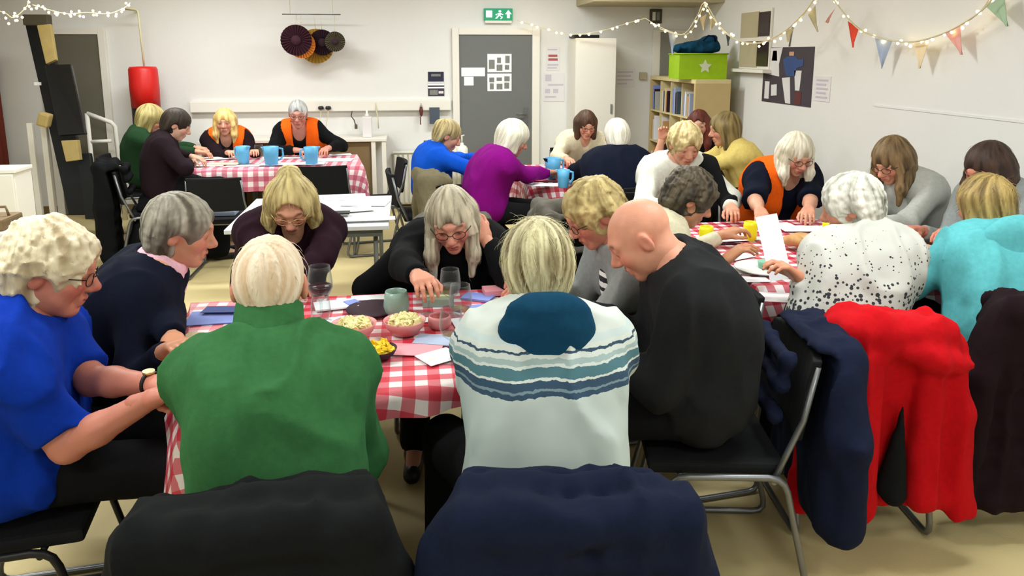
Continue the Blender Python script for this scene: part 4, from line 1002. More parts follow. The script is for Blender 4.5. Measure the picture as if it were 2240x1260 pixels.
# green crate on top, with a star on the front and dark blue cloth spilling out
ca, cb_ = at_y(1484, 172, 7.22), at_y(1588, 172, 7.22)
cx = (ca[0] + cb_[0]) / 2; cw = (cb_[0] - ca[0]) / 2; cz0 = bh + .001; chh = at_y(1540, 118, 7.22)[2] - cz0
cr = empty('crate', (cx, 7.36, cz0)); tag(cr, 'lime green storage box with a pale star, on top of the bookcase', 'box')
b = MB(); th = .006
for (a0, a1) in (((-cw, -.15, 0), (cw, .15, th)), ((-cw, -.15, th), (cw, -.15 + th, chh)), ((-cw, .15 - th, th), (cw, .15, chh)), ((-cw, -.144, th), (-cw + th, .144, chh)), ((cw - th, -.144, th), (cw, .144, chh))): b.span(a0, a1)
b.build('tub', MATS['lime_plastic'], cr)
b = MB(); b.tube([(-cw - .006, -.156, chh), (cw + .006, -.156, chh), (cw + .006, .156, chh), (-cw - .006, .156, chh)], .008, 6, True); b.build('rim', MATS['lime_plastic'], cr)
st = [((.070 if i % 2 == 0 else .034) * sin(i * pi / 5) + .02, (.070 if i % 2 == 0 else .034) * cos(i * pi / 5) + chh * .5) for i in range(10)]
MB().prism(st, -.1535, -.1502).build('star', MATS['star_white'], cr)
F = Field((-.34, -.2, -.1), (.3, .2, .22), .011)
F.ell((-.02, 0, .02), (cw * .85, .12, .07), None, .03).ell((-.12, -.02, .05), (.14, .09, .03), rot('y', -14), .03).ell((.08, 0, .09), (.12, .07, .05), rot('y', -24), .03).ell((.15, 0, .05), (.07, .08, .06), None, .03).ell((-.22, -.04, .035), (.07, .05, .03), None, .03)
F.wrinkle(.014, 16, 2); F.wrinkle(.008, 34, 5)
bag = obj('bag', np_mesh('bag', [F.mesh()]), MATS['teal_navy'], None, (cx, 7.36, cz0 + chh + .028)); tag(bag, 'dark blue cloth bag crumpled on top of the green box', 'bag')
MB().tube([(.02, -.07, .10), (.06, -.10, .15), (.12, -.10, .14), (.15, -.07, .09)], .008).build('handle', MATS['navy'], bag)

# ------------------------------------------------------------------ right wall: posters
def side_sheet(px0, py0, px1, py1, m, label, cat, th=.004):
    a = at_x(px0, py0, WXR - th); b = at_x(px1, py0, WXR - th); c = at_x(px0, py1, WXR - th)
    o = MB().span((WXR - th - .001, b[1], c[2]), (WXR - .001, a[1], a[2])).build('poster', MATS[m]); tag(o, label, cat); return o, (a[1], b[1], c[2], a[2])
o, (u0, u1, v0, v1) = side_sheet(1673, 104, 1782, 222, 'photo_dark', 'large photo poster of a figure in blue on the right wall', 'poster')
def sp(pts, m, nm, t=.0055):
    k = MB(); vs = [(WXR - t - .0025, u0 + (u1 - u0) * p[0], v1 - (v1 - v0) * p[1]) for p in pts]; n = len(vs)
    k.add(vs + [(v[0] + .0022, v[1], v[2]) for v in vs], [tuple(range(n)), tuple(range(2 * n - 1, n - 1, -1))] + [(i, i + n, (i + 1) % n + n, (i + 1) % n) for i in range(n)])
    k.build(nm, MATS[m], o)
for pts, m, nm in (([(.02, .02), (.40, .0), (.34, .30), (.36, .52), (.06, .48)], 'photo_pale', 'print'), ([(.42, .22), (.50, .16), (.66, .16), (.72, .22), (.82, .20), (.82, .32), (.70, .36), (.68, .50), (.50, .50), (.46, .36)], 'photo_blue', 'print'),
                   ([(.42, .54), (.58, .52), (.62, .98), (.52, .98), (.46, .72)], 'photo_pale', 'print'), ([(.66, .40), (.80, .40), (.78, .74), (.70, .74)], 'photo_pale', 'print'), ([(.54, .08), (.63, .08), (.63, .15), (.54, .15)], 'skin_print', 'print'),
                   ([(.06, .62), (.16, .62), (.16, .94), (.06, .94)], 'photo_pale', 'print'), ([(.20, .68), (.32, .66), (.33, .86), (.21, .88)], 'photo_pale', 'print'), ([(.70, .76), (.82, .76), (.82, .98), (.70, .98)], 'red_brown', 'print'), ([(.20, .06), (.28, .06), (.30, .24), (.18, .24)], 'photo_grey', 'print')):
    mat('skin_print', (196, 150, 126), .6); sp(pts, m, nm)
o, (u0, u1, v0, v1) = side_sheet(1783, 166, 1818, 220, 'paper_dim', 'faded white poster on the right wall beside the figure in blue', 'poster')
for i in range(5): sp([(.15, .12 + i * .17), (.85 - .1 * (i % 2), .12 + i * .17), (.85 - .1 * (i % 2), .19 + i * .17), (.15, .19 + i * .17)], 'ink_pale', 'print')
a = at_x(1760, 70, WXR - .01); 
k = MB().tube([(WXR - .008, at_x(1735, 60, WXR)[1], at_x(1735, 60, WXR)[2]), (WXR - .008, at_x(1728, 103, WXR)[1], at_x(1728, 103, WXR)[2] + .005)], .006); o = k.build('hanging_ribbon', MATS['photo_grey']); tag(o, 'grey ribbon hanging on the right wall above the large poster', 'ribbon')
structure(MB().span((WXR - .005, 3.0, 1.335), (WXR, 5.0, 1.350)).build('trim_3', MATS['wall_paint']))

# ------------------------------------------------------------------ fairy lights and bunting
def air(px, py, y):
    """a point hung at depth y, or just off the right wall where the wall comes first"""
    p = at_y(px, py, y); return p if p[0] < WXR - .09 else at_x(px, py, WXR - .09)
def cat_curve(pts, n=10):
    out = []
    for i in range(len(pts) - 1):
        p0, p1, p2, p3 = pts[max(i - 1, 0)], pts[i], pts[i + 1], pts[min(i + 2, len(pts) - 1)]
        for t in np.linspace(0, 1, n, endpoint=False):
            out.append(.5 * ((2 * p1) + (-p0 + p2) * t + (2 * p0 - 5 * p1 + 4 * p2 - p3) * t * t + (-p0 + 3 * p1 - 3 * p2 + p3) * t ** 3))
    out.append(pts[-1]); return out
def fairy(px, nb, label, rb=.011, seed=1, jit=.02):
    pts = cat_curve([air(x, y, d_) for (x, y, d_) in px]); c = pts[0]
    e = empty('fairy_lights', c); tag(e, label, 'fairy lights', 'strings of fairy lights')
    pts = [p - c for p in pts]; MB().tube(pts, .0035, 5).build('wire', MATS['wire'], e)
    L_ = np.cumsum([0] + [np.linalg.norm(pts[i + 1] - pts[i]) for i in range(len(pts) - 1)]); rng = random.Random(seed)
    k = MB(); k.lathe([(0, -rb), (rb * .7, -rb * .7), (rb, 0), (rb * .7, rb * .7), (0, rb)], seg=8); me = k.mesh('bulb')
    first = None
    for i in range(nb):
        t = (i + .5 + rng.uniform(-.3, .3)) / nb * L_[-1]; j = min(np.searchsorted(L_, t), len(pts) - 1); p = pts[j] + np.array([rng.uniform(-jit, jit), rng.uniform(-jit, 0), rng.uniform(-jit * 1.3, jit * .6)])
        if first is None: first = obj('bulb', me, MATS['bulb'], e, p)
        else: o = first.copy(); COL.objects.link(o); o.parent = e; o.location = p
fairy([(1132, 45, 8.35), (1190, 62, 8.3), (1255, 75, 8.05), (1320, 66, 7.9), (1375, 50, 7.7), (1412, 40, 7.6)], 15, 'string of fairy lights sagging from the exit sign to the right corner', .0125, 1, .012)
fairy([(1412, 40, 7.55), (1450, 62, 7.3), (1495, 76, 7.1), (1518, 60, 7.0), (1538, 15, 6.9), (1545, 6, 6.8)], 16, 'fairy lights looped above the bookcase', .0115, 2)
fairy([(1540, 8, 6.75), (1560, 40, 6.6), (1600, 80, 6.3), (1650, 96, 6.0), (1700, 80, 5.7), (1745, 45, 5.5), (1775, 12, 5.4), (1795, -10, 5.3)], 26, 'fairy lights sagging past the small high window', .0105, 3)
fairy([(1828, -8, 5.1), (1838, 18, 5.0), (1880, 62, 4.9), (1940, 86, 4.75), (2000, 92, 4.65), (2060, 74, 4.5), (2115, 48, 4.4), (2150, 18, 4.3), (2168, -8, 4.25)], 22, 'fairy lights sagging over the pennants on the right', .0095, 4)
fairy([(-30, 15, 6.6), (10, 28, 6.7), (30, 38, 6.8), (58, 14, 6.9), (62, -6, 6.9)], 22, 'bunched fairy lights in the top left corner', .010, 5, .05)
fairy([(70, 10, 7.0), (110, 22, 7.1), (150, 30, 7.2), (190, 27, 7.3), (235, 30, 7.4), (270, 18, 7.5), (285, 6, 7.5)], 30, 'fairy lights strung above the olive door', .0105, 6, .03)
def bunting(cord, flags, label):
    pts = cat_curve([air(x, y, d_) - np.array([.06, .09, -.01]) for (x, y, d_) in cord]); c = pts[0]
    e = empty('bunting', c); tag(e, label, 'bunting', 'strings of bunting'); MB().tube([p - c for p in pts], .005, 5).build('cord', MATS['wire'], e)
    for (xa, ya_, xb, yb_, xt, yt, yd, m) in flags:
        A, B, T = air(xa, ya_, yd) - c, air(xb, yb_, yd + .03) - c, air(xt, yt, yd + .02) - c
        n = unit(np.cross(B - A, T - A)) * .002; k = MB(); vs = []; fs = []; N_ = 6
        for i in range(N_ + 1):
            t = i / N_
            for j in range(N_ + 1):
                u = j / N_; p = (A * (1 - u) + B * u) * (1 - t) + T * t
                vs.append(p + unit(n) * .012 * sin(u * 5 + t * 3) * (1 - abs(2 * u - 1)) * (.3 + t))
        m0 = len(vs); vs += [v + n for v in vs]
        for i in range(N_):
            for j in range(N_):
                a_ = i * (N_ + 1) + j; q = (a_, a_ + 1, a_ + N_ + 2, a_ + N_ + 1); fs += [q, tuple(m0 + v for v in reversed(q))]
        k.add(vs, fs, smooth=True); fo = k.build('pennant', MATS[m], e)
bunting([(1815, -12, 5.15), (1840, 25, 5.05), (1880, 68, 4.95), (1930, 88, 4.8), (1990, 96, 4.7), (2055, 80, 4.55), (2110, 52, 4.45), (2150, 22, 4.35), (2175, -10, 4.3)],
        [(1855, 46, 1879, 62, 1865, 104, 4.95, 'flag_red'), (1914, 84, 1952, 90, 1929, 150, 4.8, 'flag_blue'), (1998, 95, 2032, 90, 2012, 150, 4.65, 'flag_cream'), (2066, 72, 2100, 56, 2104, 120, 4.5, 'flag_pink'), (2156, 14, 2196, -12, 2204, 58, 4.32, 'flag_green'), (1806, 48, 1830, 14, 1808, 50, 5.1, 'flag_pink')],
        'bunting of faded triangular pennants along the right wall')
bunting([(1450, 66, 7.25), (1500, 78, 7.05), (1530, 40, 6.9), (1548, 12, 6.8), (1590, 74, 6.4), (1650, 98, 6.05), (1710, 78, 5.7), (1760, 34, 5.45), (1790, -8, 5.35)],
        [(1462, 70, 1480, 76, 1470, 120, 7.15, 'flag_blue'), (1531, 40, 1546, 30, 1538, 66, 6.85, 'flag_cream'), (1550, 22, 1566, 52, 1554, 66, 6.7, 'flag_olive'), (1588, 72, 1598, 80, 1592, 100, 6.4, 'slate'), (1768, 32, 1784, 12, 1788, 70, 5.42, 'flag_olive'), (1720, 66, 1738, 60, 1722, 92, 5.65, 'flag_olive')],
        'bunting of small pale pennants above the bookcase and window')

# ------------------------------------------------------------------ chairs
def rounded(pts, r, n=4):
    out = []; m = len(pts); P = [np.array(p, float) for p in pts]
    for i in range(m):
        a, b, c = P[i - 1], P[i], P[(i + 1) % m]
        u, v = unit(a - b), unit(c - b); rr = min(r, np.linalg.norm(a - b) * .45, np.linalg.norm(c - b) * .45)
        for t in np.linspace(0, 1, n): out.append(bez(b + u * rr, b, b + v * rr, t))
    return out
def make_chair(label, loc, rz, group=None, tube='steel_grey', proto={}):
    if tube not in proto:
        e = empty('padded_chair', loc, rz)
        b = MB(); b.box((0, .01, .437), (.42, .42, .04)); b.build('seat', MATS['chair_pad'], e, bevel=.014)
        b = MB(); vs = []; n = 9
        for j, z in enumerate(np.linspace(.53, .79, 5)):
            for i in range(n):
                x = -.20 + .40 * i / (n - 1); vs.append((x, -.205 - (z - .45) * .17 - .03 * (1 - (x / .2) ** 2), z))
        m0 = len(vs); vs += [(v[0], v[1] - .028, v[2]) for v in vs]; fs = []
        for j in range(4):
            for i in range(n - 1):
                a = j * n + i; q = (a, a + 1, a + n + 1, a + n); fs += [q, tuple(m0 + k for k in reversed(q))]
        edge = [i for i in range(n)] + [(j + 1) * n - 1 for j in range(1, 5)] + [4 * n + i for i in range(n - 2, -1, -1)] + [j * n for j in range(3, 0, -1)]
        fs += [(edge[i], m0 + edge[i], m0 + edge[(i + 1) % len(edge)], edge[(i + 1) % len(edge)]) for i in range(len(edge))]
        b.add(vs, fs); b.build('backrest', MATS['chair_pad'], e, bevel=.006)
        for q in (-1, 1):
            b = MB(); x = q * .235
            b.tube(rounded([(x, .15, .425), (x, .25, .012), (x, -.29, .012), (x, -.19, .425)], .05), .011, 10, True)
            b.build('sled_frame', MATS[tube], e)
            b = MB(); b.tube([(q * .222, -.165, .42), (q * .215, -.20, .50), (q * .205, -.245, .60), (q * .195, -.280, .77)], .010, 8); b.build('back_upright', MATS[tube], e)
        b = MB(); b.tube([(-.235, .12, .410), (.235, .12, .410)], .009).tube([(-.235, -.16, .410), (.235, -.16, .410)], .009); b.build('crossbar', MATS[tube], e)
        proto[tube] = e; c = e
    else:
        src = proto[tube]; c = src.copy(); COL.objects.link(c)
        for ch in list(src.children):
            k = ch.copy(); COL.objects.link(k); k.parent = c
        c.location = loc; c.rotation_euler = (0, 0, rz)
    tag(c, label, 'chair', group or 'black padded sled chairs'); return c
def chair_for(S, who, dy=-.05, tube='steel_grey'):
    p = S.root + S.Rw @ np.array([0, dy, 0])
    c = make_chair('black padded chair under ' + who, (p[0], p[1], 0), S.body.rotation_euler[2], None, tube); return c
def coat(chair, name, m, label, bottom=.12, top=.845, hw=.235, flare=.06, sleeves=((-.27, .18), (.27, .18)), th=.040, hoodm=None, tilt_=0, wr=.016, parts=None, seed=3, extra=None, lining=None):
    """a garment slung over the back of a chair, collar up, sleeves hanging; built in the chair's frame"""
    F = Field((-.52, -.62, 0.0), (.52, .08, 1.02), .0125)
    for t in np.linspace(0, 1, 9):
        z = top + (bottom - top) * t; w_ = hw * (.86 + .14 * min(1, t * 5)) + flare * t; y = -.362 - .02 * t - .17 * max(z - .66, -.15)
        F.rc((-w_, y, z), (w_, y, z), th + .016 * t + (.01 if t < .01 else 0), None, .05)
    F.rc((-hw * .8, -.30, top + .01), (hw * .8, -.30, top + .01), .035, None, .05)
    for z in (top - .02, top - .1, top - .2): F.rc((-hw * .8, -.192 - .17 * (z - .66), z), (hw * .8, -.192 - .17 * (z - .66), z), .024, None, .05)      # inside flap
    for (sx, zb) in sleeves:
        q = 1 if sx > 0 else -1
        F.rc((q * hw * .9, -.345, top - .05), (q * (hw + .055), -.375, (top + zb) / 2 + .05), .062, .062, .05); F.rc((q * (hw + .055), -.375, (top + zb) / 2 + .05), (sx, -.385, zb + .04), .062, .050, .03)
    if hoodm: 
        F.ell((.02, -.375, top - .03), (.19, .075, .085), rot('y', tilt_), .03); F.ell((-.12, -.33, top + .0), (.09, .06, .05), None, .04)
    if extra: extra(F)
    F.wrinkle(wr, 7, seed, (1.6, 1.2, .28), True); F.wrinkle(wr * .5, 24, seed + 1, (1.4, 1, .5))
    # hollow where the chair goes
    F.boxs((0, -.266, .645), (.228, .046, .162), rot('x', 9.6), .01, .006, 's')
    F.boxs((0, -.10, .43), (.26, .145, .06), None, .01, .006, 's')
    F.cut((0, 0, .006), (0, 0, -1))
    o = obj(name, np_mesh(name, [F.mesh()]), MATS[m]); o.location = chair.location; o.rotation_euler = chair.rotation_euler
    if lining:
        F = Field(np.minimum(lining[0], lining[1]) - .12, np.maximum(lining[0], lining[1]) + .12, .009); F.rc(*lining, .006, .040, .02); F.rc(np.array(lining[0]) + [-.012, 0, -.1], np.array(lining[1]) + [-.03, .01, .02], .010, .030, .02); F.wrinkle(.006, 14, 3, (1, 1, .4))
        obj('lining', np_mesh('lining', [F.mesh()]), MATS['black_coat'], o)
    tag(o, label, 'coat'); return o

# ------------------------------------------------------------------ tables and cloths
TZ = .745
def table(name, label, cat, x0, y0, x1, y1, top=TZ - .004, m='table_white', leg='table_metal', lx=.27):
    e = empty(name, ((x0 + x1) / 2, (y0 + y1) / 2, 0)); tag(e, label, cat); hx, hy = (x1 - x0) / 2, (y1 - y0) / 2
    MB().span((-hx, -hy, top - .026), (hx, hy, top)).build('table_top', MATS[m], e, bevel=.004)
    b = MB()
    for a0, a1 in (((-hx + .04, -hy + .03, 0), (hx - .04, -hy + .055, 0)), ((-hx + .04, hy - .055, 0), (hx - .04, hy - .03, 0)), ((-hx + .04, -hy + .0555, 0), (-hx + .065, hy - .0555, 0)), ((hx - .065, -hy + .0555, 0), (hx - .04, hy - .0555, 0))):
        b.span((a0[0], a0[1], top - .07), (a1[0], a1[1], top - .0265))
    b.build('apron', MATS[leg], e)
    for sx in (-1, 1):
        for sy in (-1, 1): b = MB(); b.tube([(sx * (hx - lx), sy * (hy - .09), .0), (sx * (hx - lx), sy * (hy - .09), top - .0265)], .014, 10); b.build('leg', MATS[leg], e)
    for sx in ((-1, 1) if lx < .2 else ()): MB().tube([(sx * (hx - lx), -hy + .10, .14), (sx * (hx - lx), hy - .10, .14)], .010).build('stretcher', MATS[leg], e)
    return e
def cloth(corners, drop, label, m='gingham', z=TZ, corner_extra=.10, seed=1, step=.04, reach=.14):
    C_ = [np.array(c, float) for c in corners]; cen = sum(C_) / 4; out = []; nr = []
    for i in range(4):
        a, b = C_[i], C_[(i + 1) % 4]; t = unit(b - a); n = np.array([t[1], -t[0]]); n = n if n @ ((a + b) / 2 - cen) > 0 else -n
        k = max(2, int(np.linalg.norm(b - a) / step))
        for j in range(k): out.append(a + (b - a) * j / k); nr.append((n, j / k, i))
    m_ = len(out); N_ = []
    for i in range(m_):
        n, u, e = nr[i]
        if u == 0: n2 = unit(n + nr[i - 1][0]) ; N_.append((n2, 1.0))
        else:
            L_ = np.linalg.norm(C_[e] - C_[(e + 1) % 4]); dcor = min(u, 1 - u) * L_; k = max(0, 1 - dcor / reach)
            oth = nr[(i - int(u * L_ / step) - 1) % m_][0] if u < .5 else next(nr[j % m_][0] for j in range(i, i + 500) if nr[j % m_][2] != e)
            N_.append((unit(n + oth * k * .8), k))
    b = MB(); rows = 7; vs = [(p[0], p[1], z) for p in out]; uv = [(p[0], p[1]) for p in out]; fs = [tuple(range(m_))]
    dd = drop if isinstance(drop, (list, tuple)) else [drop] * 4
    rng = random.Random(seed); ph = [rng.uniform(0, 6) for _ in range(3)]
    for r in range(1, rows + 1):
        t = r / rows; s_ = 0
        for i in range(m_):
            n, k = N_[i]; e = nr[i][2]; D_ = dd[e] + corner_extra * k
            s_ = i * step; rip = (.014 * sin(s_ * 16 + ph[0]) + .010 * sin(s_ * 37 + ph[1])) * t * (1 - .3 * k) + .05 * k * t
            out_ = .006 + .012 * min(1, t * 4) + rip + .02 * t
            p = out[i] + n * out_; d_ = D_ * t; vs.append((p[0], p[1], z - max(0, d_ - .006))); q = out[i] + n * d_; uv.append((q[0], q[1]))
    for r in range(rows):
        for i in range(m_):
            j = (i + 1) % m_; fs.append((r * m_ + i, r * m_ + j, (r + 1) * m_ + j, (r + 1) * m_ + i))
    me = bpy.data.meshes.new('tablecloth'); me.from_pydata(vs, [], fs)
    ul = me.uv_layers.new(name='UVMap')
    for lp in me.loops: ul.data[lp.index].uv = uv[lp.vertex_index]
    me.polygons.foreach_set('use_smooth', [False] + [True] * (len(fs) - 1)); me.update()
    import bmesh
    bm = bmesh.new(); bm.from_mesh(me); bmesh.ops.recalc_face_normals(bm, faces=bm.faces); bm.to_mesh(me); bm.free()
    o = obj('tablecloth', me, MATS[m]); tag(o, label, 'tablecloth', 'checked tablecloths'); return o
T1 = ((-.86, 2.98), (.60, 3.00), (.60, 2.23), (-.61, 1.95))
table('folding_table', 'folding table under the front checked cloth with the bowls of crisps', 'table', -.50, 2.22, .50, 2.88)
cloth(T1, [.075, .075, .075, .075], 'red checked cloth on the front table with the two bowls of crisps', 'gingham', corner_extra=.34)
table('folding_table', 'folding table under the checked cloth with the yellow cups', 'table', 1.52, 3.0, 2.44, 3.98)
cloth(((1.43, 4.08), (2.53, 4.08), (2.53, 2.88), (1.43, 2.88)), .075, 'red checked cloth on the right hand table with the yellow cups', 'gingham_dark', seed=2, corner_extra=.26, reach=.34)
table('folding_table', 'folding table under the pale checked cloth at the far left', 'table', -1.72, 6.70, -.56, 7.34)
cloth(((-1.90, 7.42), (-.50, 7.42), (-.40, 6.62), (-1.81, 6.62)), [.06, .22, .20, .08], 'pink checked cloth on the far left table with three blue jugs', 'gingham_back', seed=3, corner_extra=.16)
table('folding_table', 'folding table under the checked cloth with blue jugs at the centre back', 'table', 1.06, 5.76, 2.10, 6.42)
cloth(((.92, 6.50), (2.20, 6.50), (2.20, 5.68), (.92, 5.68)), [.08, .08, .13, .26], 'red checked cloth on the centre back table beside the purple fleece', 'gingham_dark', seed=4, corner_extra=.18, reach=.3)
table('folding_table', 'bare white folding table covered in papers behind the ponytailed woman', 'table', -1.05, 4.36, -.13, 5.32, top=.72, lx=.08)

# ------------------------------------------------------------------ things on tables
ZT = TZ + .0015
def on(px, py, z=ZT): return at_z(px, py, z)
def wine_glass(px, py, label, fill=None, level=.45, s=1.0, loc=None, stem=True):
    p = on(px, py) if loc is None else loc; e = empty('wine_glass', p); tag(e, label, 'wine glass', 'stemmed wine glasses')
    zb = .082 * s
    outer = [(.033, 0), (.033, .003), (.006, .008), (.0042, .02), (.0042, .07)]
    cup = [(.010, .075), (.030, .092), (.039, .115), (.0395, .135), (.036, .165), (.033, .185)]
    k = MB(); k.lathe([(r * s, z * s) for r, z in outer + cup + [(.0318, .185), (.0345, .165), (.0375, .135), (.037, .115), (.028, .095), (.0, .083)]], seg=22); k.build('glass', MATS['glass'], e)
    if fill:
        zl = .09 + (.18 - .09) * level; pr_ = [(r, z) for r, z in ((.0, .0845), (.0270, .0965), (.0362, .115), (.0368, .135), (.0338, .165)) if z < zl]
        r_ = np.interp(zl, [.0845, .0965, .115, .135, .165], [.0, .027, .0362, .0368, .0338]); pr_ += [(r_, zl), (0, zl)]
        k = MB(); k.lathe([(r * s, z * s) for r, z in pr_], seg=20); k.build('wine', MATS[fill], e)
    return e
def tumbler(px, py, label, m='frosted', r=.036, h=.09, loc=None, cat='glass', belly=1.12, name='tumbler'):
    p = on(px, py) if loc is None else loc
    k = MB(); k.lathe([(r * .72, 0), (r * .95, h * .12), (r * belly, h * .4), (r * 1.02, h * .8), (r * .92, h), (r * .86, h), (r * .95, h * .8), (r * belly * .94, h * .4), (r * .88, h * .14), (0, h * .06)], seg=22)
    o = k.build(name, MATS[m], None, p); tag(o, label, cat); return o
def bowl(px, py, label, m, content, r=.085, h=.055, name='bowl', loc=None, n=70, seed=1):
    p = on(px, py) if loc is None else loc; e = empty(name, p); tag(e, label, 'bowl')
    MB().lathe([(r * .45, 0), (r * .6, .004), (r * .85, h * .5), (r, h), (r * .96, h), (r * .8, h * .5), (r * .5, .010), (0, .008)], seg=28).build('dish', MATS[m], e)
    rng = random.Random(seed); k = MB()
    k.lathe([(0, h * .5), (r * .82, h * .58), (r * .80, h * .72), (r * .4, h * .86), (0, h * .9)], seg=20)
    for i in range(n):
        a = rng.uniform(0, 6.28); q = rng.uniform(0, 1) ** .5 * r * .72; z = h * (1.12 - .45 * (q / r) ** 2) + rng.uniform(-.006, .008)
        k.box((q * cos(a), q * sin(a), z), (rng.uniform(.014, .026), rng.uniform(.012, .022), rng.uniform(.003, .008)), rot=Matrix.Rotation(rng.uniform(0, 3), 3, (rng.uniform(-1, 1), rng.uniform(-1, 1), rng.uniform(-1, 1))))
    o = k.build('crisps', MATS[content], e); o['kind'] = 'stuff'; return e
SZ = [0]
def sheet(px, py, w_, h_, ang, m, label, name='sheet_of_paper', cat='paper', z=None, th=.0012, loc=None, prints=(), grp=None):
    SZ[0] += 1
    zz = (ZT + (SZ[0] % 9) * .0011) if z is None else z
    p = at_z(px, py, zz) if loc is None else loc
    b = MB(); n = 5; vs = []; fs = []
    for j in range(n + 1):
        for i in range(n + 1):
            x, y = (i / n - .5) * w_, (j / n - .5) * h_; vs.append((x, y, .0))
    m0 = len(vs); vs += [(v[0], v[1], v[2] + th) for v in vs]
    for j in range(n):
        for i in range(n): a = j * (n + 1) + i; q = (a, a + n + 1, a + n + 2, a + 1); fs += [q, tuple(m0 + k for k in reversed(q))]
    ring = [i for i in range(n + 1)] + [(j + 1) * (n + 1) - 1 for j in range(1, n + 1)] + [n * (n + 1) + i for i in range(n - 1, -1, -1)] + [j * (n + 1) for j in range(n - 1, 0, -1)]
    fs += [(ring[i], ring[(i + 1) % len(ring)], m0 + ring[(i + 1) % len(ring)], m0 + ring[i]) for i in range(len(ring))]
    b.add(vs, fs); o = b.build(name, MATS[m], None, p, R_(ang)); tag(o, label, cat, grp)
    for (u0, v0, u1, v1, pm) in prints:
        MB().span(((u0 - .5) * w_, (v0 - .5) * h_, th + .0002), ((u1 - .5) * w_, (v1 - .5) * h_, th + .0006)).build('print', MATS[pm], o)
    return o
def jug(px, py, label, h=.17, r=.062, m='blue_plastic', ang=0, rim=None, s=1):
    e = empty('jug', on(px, py), R_(ang)); tag(e, label, 'jug', 'blue plastic jugs')
    k = MB(); k.lathe([(r * .78, 0), (r * .82, .004), (r * .95, h * .6), (r * 1.02, h), (r * .97, h), (r * .9, h * .6), (r * .76, .008), (0, .007)], seg=24); k.build('jug_body', MATS[m], e)
    k = MB(); k.tube([(r * .88, 0, h * .9), (r * 1.5, 0, h * .86), (r * 1.55, 0, h * .5), (r * 1.2, 0, h * .3), (r * .82, 0, h * .28)], .009, 8); k.build('handle', MATS[m], e)
    k = MB(); k.prism([(-r * .95, h * .82), (-r * 1.25, h * 1.0), (-r * .95, h)], -.02, .02); k.build('lip', MATS[rim or m], e); return e
LL = 'lying on the front checked cloth'
sheet(478, 694, .21, .15, 4, 'blue_paper', 'lilac blue folded leaflet at the left far end of the front table', 'leaflet', 'leaflet', th=.003)
sheet(487, 677, .14, .07, -6, 'blue_deep', 'darker blue leaflet behind the lilac one at the left of the front table', 'leaflet', 'leaflet', z=ZT + .0125)
sheet(492, 733, .22, .09, 6, 'paper', 'white card with a teal picture at the left of the front table', 'card', 'card', prints=((.12, .2, .6, .8, 'teal_print'), (.65, .3, .92, .7, 'flag_blue')))
sheet(420, 745, .10, .15, -14, 'flag_cream', 'buff sheet at the left edge of the front table')
sheet(560, 672, .12, .09, 12, 'paper', 'white sheet behind the bald patch of the green jumper', )
wine_glass(704, 704, 'large wine glass of red wine beside the thin white hair', 'red_wine', .35, 1.13)
sheet(735, 668, .16, .10, 12, 'paper', 'white napkin beside the wine glass of red', 'napkin', 'napkin', th=.006)
sheet(770, 662, .05, .05, 30, 'blue_paper', 'small blue napkin corner beside the dark plate', 'napkin', 'napkin', z=ZT + .012, th=.004)
k = MB(); k.lathe([(.05, 0), (.085, .006), (.10, .014), (.097, .017), (.05, .008), (0, .008)], on(816, 682), seg=30); o = k.build('plate', MATS['fan_plum']); tag(o, 'dark plum plate on the front table left of the frosted glass', 'plate')
sheet(830, 650, .22, .06, 2, 'paper', 'long white paper at the far edge of the front table')
tumbler(868, 690, 'rounded pale green frosted glass behind the bowls of crisps', 'frosted', .043, .095)
bowl(775, 738, 'bowl of pale crisps nearer the green jumper on the front table', 'bowl_pink', 'crisps', .078, .052, seed=2)
bowl(886, 730, 'bowl of pale crisps in the middle of the front table below the frosted glass', 'bowl_pink', 'crisps', .074, .052, seed=3)
e = empty('glass_dish', on(958, 664)); tag(e, 'square clear dish holding green dip on the front table', 'dish')
k = MB(); 
for a0, a1 in (((-.06, -.04, 0), (.06, .04, .006)), ((-.06, -.04, .006), (.06, -.035, .04)), ((-.06, .035, .006), (.06, .04, .04)), ((-.06, -.035, .006), (-.055, .035, .04)), ((.055, -.035, .006), (.06, .035, .04))): k.span(a0, a1)
k.build('dish', MATS['frosted'], e); MB().span((-.054, -.034, .007), (.054, .034, .026)).build('dip', MATS['crisps'], e, bevel=.003)
wine_glass(986, 692, 'wine glass of white wine in front of the long haired woman in black', 'white_wine', .38, .98)
wine_glass(1008, 736, 'empty looking wine glass in the middle of the front table by the blue napkins', 'white_wine', .15, 1.0)
tumbler(962, 716, 'small pink tinted glass bowl on the front table', 'bowl_pink', .040, .045, cat='bowl', name='glass_bowl', belly=1.05)
wine_glass(705, 745, 'clear wine glass at the shoulder of the green jumper', None, .2, .85)
wine_glass(988, 790, 'clear wine glass at the near edge of the front table', 'white_wine', .1, .95)
sheet(1046, 652, .12, .08, -28, 'blue_paper', 'blue folded napkin nearer the woman in black', 'napkin', 'napkin', th=.008)
sheet(1080, 674, .18, .08, 12, 'blue_paper', 'longer blue folded napkin beside the streaked blonde hair', 'napkin', 'napkin', th=.008)
sheet(1050, 702, .20, .10, 8, 'paper', 'white paper in front of the patterned fleece')
sheet(960, 745, .16, .09, -18, 'flag_blue', 'pale blue napkin in the middle of the front table', 'napkin', 'napkin', th=.004)
sheet(1095, 640, .14, .08, 4, 'pink_card', 'pink folded napkin at the far right corner of the front table', 'napkin', 'napkin', th=.02)
e = tumbler(1050, 768, 'pale green frosted glass against the arm of the patterned fleece', 'frosted', .038, .085)
bowl(828, 784, 'dark bowl of yellow crisps beside the green jumper', 'fan_plum', 'orange_crisps', .06, .035, seed=5)
